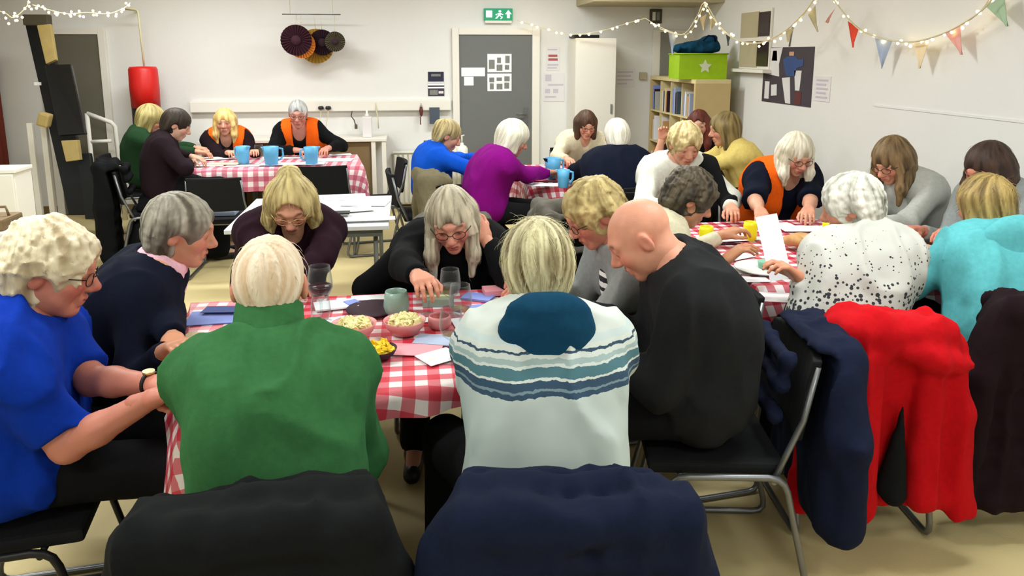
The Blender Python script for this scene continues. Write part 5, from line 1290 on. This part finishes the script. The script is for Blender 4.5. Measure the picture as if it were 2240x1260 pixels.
bowl(375, 985, 'white bowl of crisps at the near left corner of the front table', 'bowl_white', 'crisps', .062, .05, seed=6, loc=(-.545, 1.94, ZT))
sheet(890, 690, .05, .07, 20, 'paper', 'small white scrap on the front table', 'napkin', 'napkin')
# right-hand table
def cup(px, py, m, label, r=.035, h=.10): return tumbler(px, py, label, m, r, h, cat='cup', belly=1.0, name='cup')
cup(1640, 526, 'yellow_plastic', 'bright yellow cup beside the hand held sheet of paper')
cup(1544, 530, 'yellow_plastic', 'yellow cup at the left end of the right hand table', .036, .085)
sheet(1590, 520, .30, .16, 4, 'paper', 'wide white paper between the two yellow cups')
sheet(1585, 536, .16, .012, -6, 'fan_plum', 'dark pencil beside the yellow cup on the right hand table', 'pencil', 'pencil', z=ZT + .012, th=.008)
sheet(1755, 500, .24, .14, -8, 'paper', 'white paper in front of the platinum hair')
sheet(1700, 525, .16, .12, 14, 'paper_dim', 'off white sheet behind the hand held paper')
k = MB(); k.lathe([(.06, 0), (.11, .008), (.125, .016), (.122, .019), (.06, .009), (0, .009)], on(1668, 592), seg=30); o = k.build('plate', MATS['plate']); tag(o, 'white plate with a pot of green dip on the right hand table', 'plate')
p = on(1674, 590); k = MB(); k.lathe([(.03, 0), (.036, .03), (.033, .03), (.0, .02)], (p[0], p[1], ZT + .0105), seg=20); o = k.build('dip_pot', MATS['dip_green']); tag(o, 'round pot of green dip on the white plate', 'pot')
F = Field((-.16, -.12, -.03), (.16, .12, .12), .009); rng = random.Random(3)
for i in range(9): F.ell((rng.uniform(-.08, .08), rng.uniform(-.05, .05), .03 + rng.uniform(0, .03)), (.045, .03, .024), rot('z', rng.uniform(0, 180)), .012)
F.cut((0, 0, 0.001), (0, 0, -1)); o = obj('bread', np_mesh('bread', [F.mesh()]), MATS['bread'], None, on(1745, 545)); tag(o, 'heap of torn brown bread in the middle of the right hand table', 'bread')
bowl(1790, 545, 'white bowl of pale crisps beside the heap of bread', 'bowl_white', 'crisps', .085, .05, seed=7)
sheet(1640, 612, .16, .07, -6, 'paper', 'white card at the near left of the right hand table', 'card', 'card')
sheet(1690, 650, .20, .12, -16, 'paper_dim', 'off white sheet at the near edge of the right hand table')
sheet(1740, 600, .14, .10, 20, 'flag_blue', 'pale blue napkin beside the hand holding paper', 'napkin', 'napkin')
k = MB(); k.lathe([(.06, 0), (.10, .008), (.115, .016), (.112, .019), (.06, .009), (0, .009)], on(2010, 580), seg=30); o = k.build('plate', MATS['plate']); tag(o, 'white plate between the spotted blouse and the turquoise hoodie', 'plate')
tumbler(1998, 590, 'pale green frosted glass beside the spotted blouse', 'frosted', .032, .08, loc=tuple(on(1992, 566)))
sheet(2040, 604, .22, .12, 4, 'paper', 'white paper at the elbow of the turquoise hoodie')
sheet(2030, 562, .20, .08, -4, 'flag_blue', 'pale blue leaflet in front of the raised hand', 'leaflet', 'leaflet')
tumbler(1822, 520, 'bright yellow cup hidden beside the face above the spotted blouse', 'yellow_plastic', .034, .09, cat='cup', belly=1.0, name='cup', loc=tuple(on(1812, 518)))
for i, (px, py, w_, h_, an, m, lb_) in enumerate(((1605, 560, .18, .12, 24, 'paper', 'white sheet beside the hand of the cream cardigan'), (1700, 492, .18, .10, 2, 'paper', 'white sheet under the wrist of the orange gilet at the right hand table'), (1855, 500, .26, .16, -4, 'paper', 'white sheet in front of the pale grey jumper'),
                                              (1930, 520, .2, .12, 10, 'paper_dim', 'off white leaflet in front of the pale grey jumper'), (1600, 590, .2, .14, -20, 'paper_dim', 'off white sheet at the left end of the right hand table'))): sheet(px, py, w_, h_, an, m, lb_)
for i, (px, py, w_, h_, an, m, lb_) in enumerate(((760, 700, .14, .10, 18, 'paper', 'white paper napkin behind the nearer bowl of crisps'), (930, 700, .16, .05, 4, 'flag_white', 'narrow white strip beside the pink glass bowl'), (905, 765, .18, .10, -12, 'pink_card', 'pink paper napkin at the near side of the front table'), (960, 780, .12, .10, 30, 'paper', 'white paper napkin at the near side of the front table'))): sheet(px, py, w_, h_, an, m, lb_)
# far left table
jug(533, 358, 'left blue jug of the three on the far left table', .155, .058, 'blue_plastic', 150)
jug(594, 362, 'middle blue jug of the three on the far left table', .165, .066, 'blue_plastic', 20)
jug(682, 360, 'right blue jug of the three on the far left table', .155, .062, 'blue_plastic', 200)
tumbler(567, 342, 'clear glass jar between two blue jugs on the far left table', 'glass', .04, .11, belly=1.0, name='jar', cat='jar')
k = MB(); p = on(552, 336); k.lathe([(.045, 0), (.05, .05), (.03, .07), (0, .075)], p, seg=18); o = k.build('pot', MATS['black_vinyl']); tag(o, 'small black pot behind the left blue jug', 'pot')
for i, (px, py, w_, h_, an, m, lb_) in enumerate(((480, 346, .30, .2, 10, 'paper', 'white sheet in front of the dark haired person at the far left table'), (490, 358, .26, .14, -8, 'flag_cream', 'cream paper at the near left of the far left table'), (640, 358, .55, .16, 0, 'paper', 'wide white paper in front of the middle blue jug'), (560, 362, .5, .12, 2, 'paper_dim', 'off white paper under the left blue jug edge'),
                                              (730, 350, .34, .2, -6, 'paper', 'white sheet at the right end of the far left table'), (450, 362, .3, .12, 6, 'paper', 'white sheet at the near left corner of the far left table'), (620, 345, .4, .12, -3, 'paper_dim', 'off white sheet between two blue jugs'), (745, 338, .2, .12, 12, 'paper', 'white sheet under the hand of the grey haired person'))): sheet(px, py, w_, h_, an, m, lb_)
# centre back table
jug(1209, 390, 'taller blue jug on the centre back table', .16, .062, 'blue_plastic', 20, 'navy'); jug(1232, 410, 'smaller blue jug at the front of the centre back table', .13, .045, 'blue_plastic', -10)
sheet(1168, 384, .28, .18, 8, 'paper', 'white sheet in front of the purple fleece'); sheet(1190, 404, .24, .13, -10, 'paper', 'white sheet at the near left of the centre back table')
sheet(1260, 384, .3, .2, 4, 'paper', 'white sheet in front of the cream cardigan'); sheet(1195, 398, .2, .012, -8, 'fan_plum', 'dark pencil on the centre back table', 'pencil', 'pencil', z=ZT + .0125, th=.008)
sheet(1420, 384, .3, .2, 4, 'paper', 'white sheet in front of the yellow top')
# white table with papers
WZ = .7215
for i, (px, py, w_, h_, an, m, lb_) in enumerate(((745, 432, .34, .22, 4, 'paper', 'white stack of paper at the back of the bare white table'), (800, 444, .30, .20, -10, 'paper_dim', 'off white papers slipping to the right on the bare white table'), (770, 458, .26, .16, 14, 'flag_white', 'white sheet beside the black phone'), (790, 480, .40, .10, 2, 'paper_dim', 'clear folder at the front of the bare white table'))):
    sheet(px, py, w_, h_, an, m, lb_, z=WZ + .004 * i, th=.003, prints=((.1, .3, .7, .36, 'ink_pale'), (.1, .5, .8, .56, 'ink_pale'), (.1, .7, .6, .76, 'ink_pale')))
sheet(738, 467, .15, .08, 0, 'black_gloss', 'black phone lying on the bare white table', 'phone', 'phone', z=WZ + .0165, th=.009)

# ------------------------------------------------------------------ the people
G1, G2, G3, G4 = 'people at the front table', 'people at the right table', 'people at the far left table', 'people at the centre back table'
def H(col, col2, **k): return dict(col=col, col2=col2, **k)
E_ = lambda px, py, z: at_z(px, py, z)
# --- front table
p1 = make_person('person with bouffant curly white hair and glasses in a royal blue T-shirt', (112, 592, 2.08), 82, (E_(382, 866, .80), E_(398, 888, .80)), 'royal_blue', pitch=16, hyaw=0, lean=.03, poles=((-.1, -.3, -1), (.12, .45, -1)), fold=2.0, bulk=1.16, belly=.8, fat=.8, sleeve=.47,
                 hair=H((168, 150, 118), (244, 234, 204), thick=.025, curl=.010, cf=34, earh=.045, fw=.07, ftop=.075, fy=.045, back=-.07, nape=-.11), extras=(spectacles(), wristwatch(0)), group=G1, skin=(192, 122, 102), rosy=(166, 78, 70), top_name='t_shirt', hump=.06, s=1.03)
p2 = make_person('person with short grey hair in a navy jumper over a pink collar', (396, 508, 2.64), 84, (E_(384, 778, .80), E_(378, 800, .80)), 'navy', poles=((-.3, -.3, -1), (.15, -.3, -1)), pitch=14, neck_cut=1.25, hair=H((74, 68, 56), (168, 162, 146), thick=.020, curl=.004, earh=.05, ear=.012, ftop=.075, back=-.07, nape=-.10),
                 extras=(collar('pink_shirt', .074, .078, wing=1.0, flare=.024),), group=G1, skin=(196, 142, 112), hump=.06, bulk=1.05)
p3 = make_person('person with a loose fair ponytail and glasses in a dark plum jumper', (636, 448, 3.28), 176, (E_(590, 668, .79), E_(690, 672, .79)), 'plum', pitch=38, hair=H((122, 102, 56), (226, 208, 146), thick=.020, kind='long', long=.13, bun=(0, -.075, .115, .040), low=-.03, ftop=.112, fz0=-.10, fw=.068, fy=.034, locks=((-.088, -.03, .030, .016, 1), (.088, -.03, .030, .016, 1), (-.065, -.07, .036, .02, .9), (.065, -.07, .036, .02, .9))), lat=.11, poles=((-.8, -.1, -.6), (1.0, -.1, -.6)),
                 extras=(spectacles('gold'),), group=G1, skin=(206, 150, 122), female=True, bust=.5, neck_open=.8)
p4 = make_person('person with thin white hair seen from behind in a green fleece', (592, 628, 1.92), -2, ((-.38, 2.18, .79), (-.22, 2.16, .79)), 'green_fleece', pitch=16, s=1.06, sw=.94, bulk=.86, lean=.09, fold=1.8, lat=.03, poles=((.02, -.2, -1), (.2, -.2, -1)), hair=H((206, 174, 138), (242, 228, 206), strands=120, thick=.004, earh=.055, ftop=.10, fy=.0, back=-.02, nape=-.060, topk=.6),
                 extras=(collar('green_fleece', .080, .115, name='fleece_collar'),), group=G1, skin=(208, 150, 122), rosy=(196, 110, 90), hump=.05)
p5 = make_person('person with long grey blonde hair in black, head propped on one hand', (988, 482, 3.16), 186, (at_d(1046, 506, 3.12), E_(920, 618, .90)), 'black_knit', pitch=26, tilt=6, hump=.04, lat=.03, s=1.06, hair=H((100, 92, 72), (214, 204, 178), thick=.014, kind='long', long=.20, low=-.10, fw=.056, ftop=.070, fy=.04),
                 extras=(spectacles(), extra_sdf('shawl', 'black_knit', lambda F, S: [F.rc(S.sh[1] + np.array([-.02, 0, .01]), S.toL(at_d(800, 622, 3.24)), .075, .045, .05), F.rc(S.sh[1] + np.array([-.04, -.05, -.10]), S.toL(at_d(800, 636, 3.26)), .08, .04, .06), F.wrinkle(.010, 9, 4)], pad=.5)), group=G1, skin=(206, 146, 122), rosy=(180, 96, 84), female=True, bust=.6, bulk=1.12, poles=((-.9, .5, -1.2), (1.6, .1, -.25)), ups=((-.3, .9, .2), (0, .5, 1)), curl=42, sleeve=.93)
p6 = make_person('person with streaked fair hair seen from behind in a patterned fleece with blue hood', (1176, 590, 2.10), 4, (E_(1088, 722, .80), (.40, 2.2, .79)), 'patterned_fleece', bulk=.94, fold=1.3, leg_yaw=22, legs=.10, poles=((-.3, -.3, -1), (.3, -.3, -1)), pitch=26, hair=H((98, 80, 44), (222, 214, 172), thick=.024, kind='short', back=-.06, nape=-.10, earh=.02, ftop=.08, strands=900),
                 extras=(hood('teal_navy', 1.0), collar('white_shirt', .066, .062, name='shirt_collar')), group=G1, skin=(212, 160, 130), female=True, hump=.05, top_name='fleece')
p7 = make_person('person with wavy fair short hair and glasses in a grey cardigan, behind the bald head', (1300, 470, 2.86), -97, ((.40, 2.70, .79), (.42, 2.84, .79)), 'grey_knit', poles=((-.1, -.4, -1), (.2, -.3, -1)), pitch=30, hair=H((110, 90, 46), (206, 186, 128), thick=.023, curl=.009, earh=.045, ftop=.070, back=-.07, nape=-.10),
                 extras=(spectacles(), extra_sdf('striped_top', 'stripe_top', lambda F, S: [F.ell(S.spine(.72) + S.fwd(.72) * .075, np.array([.085, .085, .16]), None, .02)])), group=G1, skin=(206, 140, 116), female=True, bust=.5, top_name='cardigan')
p8 = make_person('bald person seen from behind in a charcoal jumper, facing left', (1404, 522, 2.44), -80, ((.50, 2.26, .79), (.52, 2.50, .79)), 'charcoal', fold=1.5, legs=.14, lean=.06, poles=((-.3, -.2, -1), (.12, -.4, -1)), pitch=36, hyaw=6, leg_yaw=0, s=1.04, bulk=1.10, belly=.4, hair=None, extras=(collar('photo_dark', .072, .050, wing=1.0, name='shirt_collar'),), group=G1, skin=(214, 150, 124), rosy=(204, 116, 98), hump=.07, sw=1.0, fat=.5)
# --- right-hand table
p9 = make_person('person with dark curly hair in a cream cardigan, left end of the right hand table', (1508, 436, 3.46), 96, ((1.62, 3.55, .79), E_(1626, 580, .81)), 'cream_knit', legs=.1, poles=((-.3, -.3, -1), (.2, -.3, -1)), pitch=28, hair=H((34, 28, 20), (104, 92, 72), thick=.026, curl=.011, cf=42, earh=.04, ftop=.075, back=-.07, nape=-.10), group=G2, skin=(190, 136, 102), top_name='cardigan')
p10 = make_person('person with tousled fair hair in a white fleece, dark jacket over one shoulder', (1498, 318, 4.60), 180, ((1.84, 4.02, .80), (1.52, 4.04, .80)), 'white_fleece', pitch=22, hair=H((140, 116, 66), (232, 214, 160), thick=.024, curl=.007, ftop=.06, earh=.05), group=G2, skin=(206, 152, 126), bulk=1.06, top_name='fleece',
                  extras=(extra_sdf('draped_jacket', 'black_coat', lambda F, S: [F.rc(S.spine(.93) + np.array([-.10, 0, .03]), S.sh[0] + np.array([-.02, 0, .0]), .075, .085, .05), F.rc(S.sh[0] + np.array([-.02, 0, 0]), S.el[0], .085, .075, .05), F.rc(S.spine(.8) + np.array([-.13, .07, 0]), S.spine(.1) + np.array([-.15, .11, 0]), .085, .10, .06), F.rc(S.el[0], S.el[0] + (S.wr[0] - S.el[0]) * .7, .066, .056, .04), F.wrinkle(.01, 12, 3)]),))
p11 = make_person('person with long platinum hair in an orange gilet at the right hand table', (1742, 338, 4.60), 178, (E_(1768, 484, .79), E_(1664, 486, .80)), 'navy', pitch=28, hair=H((160, 148, 118), (238, 232, 214), thick=.016, kind='long', long=.15, low=-.10, fw=.056, ftop=.045, fy=.035), group=G2, skin=(206, 152, 126), female=True, bust=.6, sleeve=.55, neck_open=1.0, neck_fwd=.07, extras=(gilet(), spectacles()), bulk=1.05, top_name='dark_top')
p12 = make_person('person with long brown hair hanging over glasses in a pale grey jumper', (1950, 352, 4.22), -112, (E_(1895, 505, .80), E_(1925, 492, .81)), 'pale_grey', poles=((-.2, -.3, -1), (.3, -.3, -1)), pitch=30, hair=H((58, 42, 24), (140, 114, 78), thick=.018, kind='long', long=.20, low=-.11, fw=.052, ftop=.05, fy=.055), extras=(spectacles(),), group=G2, skin=(200, 146, 116), female=True, bust=.4, bulk=1.05)
p13 = make_person('person with dark tied hair in a grey top at the right edge, hand raised', (2160, 370, 3.70), -100, (at_d(2022, 524, 3.35), (2.48, 3.42, .79)), 'grey_knit', poles=((-.4, -.2, -1), (.15, -.3, -1)), pitch=26, hair=H((26, 18, 14), (74, 52, 42), thick=.016, kind='long', long=.10, low=-.09, fw=.058, ftop=.066, fy=.045), group=G2, skin=(200, 130, 108), female=True, bulk=1.05, ups=((.2, .3, 1), None), curl=30, sleeve=.93)
p14 = make_person('person with a fair bob seen from behind in a turquoise hoodie', (2152, 450, 3.16), 12, ((2.22, 3.02, .80), (2.44, 3.04, .80)), 'turquoise', s=.97, hyaw=-24, fold=1.8, pitch=18, poles=((-.5, -.2, -.5), (.5, -.2, -.5)), bulk=1.1, hair=H((82, 62, 24), (178, 152, 92), thick=.018, kind='bob', low=-.11, fw=.06, ftop=.07), extras=(hood('turquoise', 1.02),), group=G2, skin=(206, 152, 126), female=True, top_name='hoodie')
p15 = make_person('person with wavy white hair in a black spotted blouse, holding up paper', (1862, 455, 3.02), 8, (E_(1722, 632, .82), (1.80, 2.98, .80)), 'spotted_blouse', pitch=18, hyaw=-58, lat=-.10, fold=1.6, bulk=1.02, lean=.12, hair=H((126, 124, 112), (232, 230, 218), thick=.022, curl=.007, earh=.03, ftop=.07, back=-.075, nape=-.11), group=G2, skin=(200, 140, 110), female=True, extras=(collar('spotted_blouse', .074, .045),), top_name='blouse', legs=.12, poles=((-.25, -.5, -1), (.25, -.4, -1)))
# --- centre back table
p16 = make_person('person with white hair seen from behind in a navy jumper at the centre back table', (1349, 300, 5.62), 4, ((1.46, 5.86, .79), (1.78, 5.86, .79)), 'navy', legs=.14, pitch=16, lat=-.08, s=1.04, sw=1.06, bulk=1.14, hair=H((190, 184, 166), (244, 240, 228), thick=.014, earh=.05, back=-.065, nape=-.10), group=G4, skin=(204, 130, 110), extras=(collar('white_shirt', .070, .05),))
p17 = make_person('person with a brown bob and glasses in a cream cardigan behind the blue jugs', (1282, 274, 6.9), 178, ((1.66, 6.34, .79), (1.34, 6.30, .79)), 'cream_knit', pitch=20, hair=H((40, 26, 18), (98, 68, 48), thick=.018, kind='bob', low=-.14, fw=.058, ftop=.07, fy=.04), extras=(spectacles(),), group=G4, skin=(210, 158, 132), female=True, top_name='cardigan', neck_open=.7)
p18 = make_person('person with white hair in a bright purple fleece facing right', (1122, 304, 5.5), 84, ((1.12, 5.80, .79), (1.14, 5.68, .79)), 'purple_fleece', lean=.12, pitch=24, bulk=1.1, hair=H((176, 170, 150), (242, 238, 222), thick=.024, kind='bob', low=-.10, fw=.06, ftop=.07, fy=.045), group=G4, skin=(206, 152, 126), female=True, top_name='fleece')
p19 = make_person('person with pinned up fair hair in a shiny blue jacket facing right', (978, 298, 6.05), 84, ((.66, 6.2, .84), (.66, 6.02, .84)), 'puffer_blue', lean=.02, pitch=26, bulk=1.02, hump=.02, hair=H((104, 84, 46), (214, 196, 142), thick=.016, bun=(0, -.09, .06, .04), earh=.05, ftop=.075), group=G4, skin=(204, 148, 122), female=True, top_name='jacket')
p20 = make_person('person with long red brown hair in dark plum, forearm raised by the bookcase', (1528, 274, 6.5), 196, ((2.36, 6.2, .79), at_d(1440, 296, 6.35)), 'wine_black', pitch=8, hyaw=8, hair=H((52, 20, 16), (118, 56, 42), thick=.014, kind='long', long=.24, low=-.12, fw=.056, ftop=.075), group=G4, skin=(214, 166, 138), female=True, ups=(None, (0, .4, 1)), poles=(None, (.5, .1, -1)), sleeve=(.97, .55))
p21 = make_person('person with a long olive brown bob in a yellow top, by the bookcase', (1584, 284, 5.85), -84, ((2.02, 5.88, .79), (2.04, 6.02, .79)), 'yellow_knit', pitch=10, hair=H((74, 60, 28), (150, 130, 82), thick=.022, kind='bob', low=-.15, fw=.06, ftop=.07, fy=.05), group=G4, skin=(204, 150, 120), female=True)
# --- far left table
p22 = make_person('person with long blonde hair in an orange gilet at the far left table', (492, 268, 7.28), 176, ((-1.40, 7.2, .79), (-1.62, 7.2, .79)), 'wine_black', poles=((-.3, -.3, -1), (.15, -.3, -1)), pitch=6, hair=H((180, 138, 70), (246, 216, 146), thick=.020, kind='long', long=.17, low=-.10, fw=.056, ftop=.05), group=G3, skin=(214, 158, 132), female=True, bust=.5, extras=(gilet(), extra_sdf('pendant', 'white_paint', lambda F, S: [F.ell(S.spine(.55) + S.fwd(.55) * .165, (.02, .012, .022))], vs=.006)), neck_open=.9, top_name='dark_top')
p23 = make_person('person with short grey hair and glasses in an orange gilet, far left table', (652, 250, 7.28), 178, (E_(722, 332, .80), (-1.02, 7.2, .79)), 'black_knit', pitch=16, s=1.03, hair=H((96, 96, 98), (212, 212, 208), thick=.012, earh=.055, ftop=.078), group=G3, skin=(200, 140, 122), extras=(gilet(), spectacles()), bulk=1.1, neck_open=1.1, neck_fwd=.07, poles=((-.9, -.2, -.4), None), top_name='dark_top')
p24 = make_person('person with a fair bob in a dark green top at the far left table', (330, 262, 6.95), 84, ((-1.76, 7.32, .79), (-1.78, 7.2, .79)), 'dark_green', lean=.0, hump=.02, pitch=22, hair=H((112, 98, 48), (200, 184, 126), thick=.024, kind='bob', low=-.11, fw=.06, ftop=.07, fy=.045), group=G3, skin=(206, 152, 126), female=True)
p25 = make_person('person with short dark hair in dark plum leaning on the far left table', (386, 274, 6.2), 76, (E_(440, 352, .79), E_(428, 364, .79)), 'wine_black', pitch=26, hair=H((24, 18, 14), (68, 54, 44), thick=.018, earh=.05, ftop=.07, back=-.06, nape=-.10), group=G3, skin=(204, 160, 138), hump=.03, lean=.03, extras=(extra_sdf('long_skirt', 'black_knit', lambda F, S: [F.rc((-.07, .05, .60), (-.09, .40, .58), .12, .11, .06), F.rc((.07, .05, .60), (.09, .40, .58), .12, .11, .06), F.rc((-.08, .40, .56), (-.10, .36, .10), .11, .12, .06), F.rc((.08, .40, .56), (.10, .36, .10), .11, .12, .06), F.rc((-.08, .12, .46), (-.1, .10, .12), .10, .11, .08), F.rc((.08, .12, .46), (.1, .10, .12), .10, .11, .08), F.rc((-.12, -.10, .47), (-.16, -.16, .10), .11, .12, .08), F.rc((.12, -.10, .47), (.16, -.16, .10), .11, .12, .08), F.rc((-.12, -.15, .16), (.12, -.15, .16), .12, None, .08), F.wrinkle(.012, 10, 4, (1.5, 1.5, .3)), F.boxs((0, -.05, .43), (.26, .27, .04), None, .01, .006, 's'), F.cut((0, 0, .03), (0, 0, -1))], vs=.016, pad=.62),))

# ------------------------------------------------------------------ their chairs and the coats on them
ch1 = chair_for(p1, 'the royal blue T-shirt', -.03, 'black_tube'); chair_for(p2, 'the navy jumper with the pink collar'); chair_for(p3, 'the person with the loose fair ponytail')
ch4 = chair_for(p4, 'the green fleece', -.03); ch5 = chair_for(p5, 'the long haired person in black'); ch6 = chair_for(p6, 'the patterned fleece'); ch7 = chair_for(p7, 'the grey cardigan behind the bald head'); ch8 = chair_for(p8, 'the charcoal jumper of the bald person')
chair_for(p9, 'the cream cardigan with dark curly hair'); chair_for(p10, 'the white fleece'); chair_for(p11, 'the orange gilet at the right hand table'); chair_for(p12, 'the pale grey jumper'); chair_for(p13, 'the grey top at the far right edge')
ch14 = chair_for(p14, 'the turquoise hoodie'); ch15 = chair_for(p15, 'the spotted blouse'); chair_for(p16, 'the navy jumper at the centre back table'); chair_for(p17, 'the cream cardigan behind the blue jugs'); ch18 = chair_for(p18, 'the purple fleece')
chair_for(p19, 'the shiny blue jacket'); chair_for(p20, 'the long red brown hair'); chair_for(p21, 'the yellow top'); chair_for(p22, 'the long blonde hair at the far left table'); chair_for(p23, 'the grey hair at the far left table'); ch24 = chair_for(p24, 'the dark green top'); ch25 = chair_for(p25, 'the dark plum jumper at the far left table')
q = at_z(492, 470, .45); make_chair('empty black chair with a pale blue packet on its seat, before the far table', (q[0], q[1] + .0, 0), 0)
k = MB().box((q[0], q[1] - .02, .4585 + .02), (.20, .16, .04)).build('packet', MATS['flag_blue'], bevel=.012); tag(k, 'pale blue packet on the seat of an empty black chair', 'packet')
MB().box((q[0] - .04, q[1] - .02, .4990), (.05, .12, .0008)).build('print', MATS['paper'], k)
q = at_z(715, 440, .45); make_chair('empty black chair in front of the right half of the far left table', (q[0], q[1] + .06, 0), 0)
q = at_z(842, 440, .45); make_chair('empty black chair turned side on beside the ribbed radiator', (q[0] - .12, q[1] + .1, 0), R_(100), None)
rc_ = coat(ch15, 'anorak', 'red_shell', 'bright red hooded anorak hung on the chair of the spotted blouse', bottom=.24, top=.82, hw=.17, flare=.02, sleeves=((-.27, .19), (.26, .15)), hoodm=1, tilt_=8, wr=.016, lining=((.02, -.425, .57), (.015, -.43, .27)), extra=lambda F: [F.rc((-.10, -.41, .74), (-.10, -.42, .22), .045, .06, .02), F.ell((.10, -.43, .745), (.13, .055, .05), rot('y', 14), .015), F.rc((.10, -.41, .70), (.10, -.42, .26), .045, .055, .02), F.rc((-.185, -.49, .56), (-.20, -.50, .16), .012, .030, .02, 's'), F.rc((.165, -.49, .60), (.185, -.50, .16), .012, .034, .02, 's'), F.rc((.0, -.46, .30), (.015, -.46, .18), .02, .045, .02, 's')])
coat(ch14, 'coat', 'maroon_coat', 'dark maroon coat hung on the chair of the turquoise hoodie', bottom=.16, top=.86, hw=.28, flare=.05, sleeves=((-.33, .30), (.33, .25)), seed=5)
coat(ch8, 'coat', 'navy_coat', 'long dark navy coat hung on the chair of the bald person', bottom=.27, top=.785, hw=.19, flare=.02, sleeves=((-.24, .22), (.24, .24)), wr=.012, seed=7)
coat(ch4, 'coat', 'black_coat', 'black coat draped over the chair of the green fleece', bottom=.05, top=.83, hw=.23, flare=.08, sleeves=((-.31, .06), (.31, .06)), seed=9)
coat(ch6, 'coat', 'denim', 'dark blue coat hung on the chair of the patterned fleece', bottom=.12, top=.82, hw=.23, flare=.04, sleeves=((-.28, .2), (.28, .1)), seed=11)
q = at_z(1262, 560, .62); chq = make_chair('black chair with a quilted coat, behind the wavy fair hair and grey cardigan', (q[0] + .02, q[1] - .22, 0), pi)
coat(chq, 'quilted_coat', 'grey_quilt', 'grey brown quilted coat on a chair behind the wavy fair hair', bottom=.2, top=.86, hw=.24, flare=.04, sleeves=((-.29, .25), (.29, .25)), wr=.024, seed=13)
coat(ch5, 'coat', 'grey_quilt', 'grey quilted coat on the chair of the long haired person in black', bottom=.2, top=.84, hw=.18, flare=.02, sleeves=((-.25, .25), (.24, .25)), wr=.018, seed=15)
coat(ch18, 'coat', 'taupe_quilt', 'taupe quilted coat on the chair of the purple fleece', bottom=.2, top=.84, hw=.19, flare=.03, sleeves=((-.28, .25), (.28, .25)), seed=17)
coat(ch25, 'coat', 'black_knit', 'long black coat hanging to the floor behind the dark plum jumper', bottom=.03, top=.82, hw=.17, flare=.05, sleeves=((-.21, .10), (.21, .10)), wr=.012, seed=21)
# ------------------------------------------------------------------ things held in hands
def card(c, w_, h_, nx, ux, m, label, name, cat, prints=()):
    """a stiff sheet standing in the air in somebody's hand: centre, size, normal, up direction"""
    n = unit(nx); u = unit(np.array(ux) - n * (np.array(ux) @ n)); r = np.cross(u, n); b = MB(); vs = []; fs = []; K = 6
    for j in range(K + 1):
        for i in range(K + 1):
            x, y = (i / K - .5) * w_, (j / K - .5) * h_; vs.append(np.array(c) + r * x + u * y + n * (.010 * sin(j / K * 3)))
    m0 = len(vs); vs += [v + n * .0008 for v in vs]
    for j in range(K):
        for i in range(K): a = j * (K + 1) + i; q = (a, a + 1, a + K + 2, a + K + 1); fs += [tuple(m0 + k for k in q), tuple(reversed(q))]
    b.add(vs, fs); o = b.build(name, MATS[m]); tag(o, label, cat)
    return o
c = at_d(1692, 541, 3.05); pp = card(c, .085, .265, _C - c + np.array([.2, 0, .4]), (-.26, 0, 1), 'paper', 'narrow white sheet held upright by the person in the spotted blouse', 'sheet_of_paper', 'paper')
c = at_d(393, 793, 2.42); card(c, .06, .055, _C - c, (0, 0, 1), 'paper', 'small white card held up by the person in the navy jumper with the pink collar', 'card', 'card')
wine_glass(938, 688, 'wine glass of white wine held by the long haired person in black', 'white_wine', .4, .92)
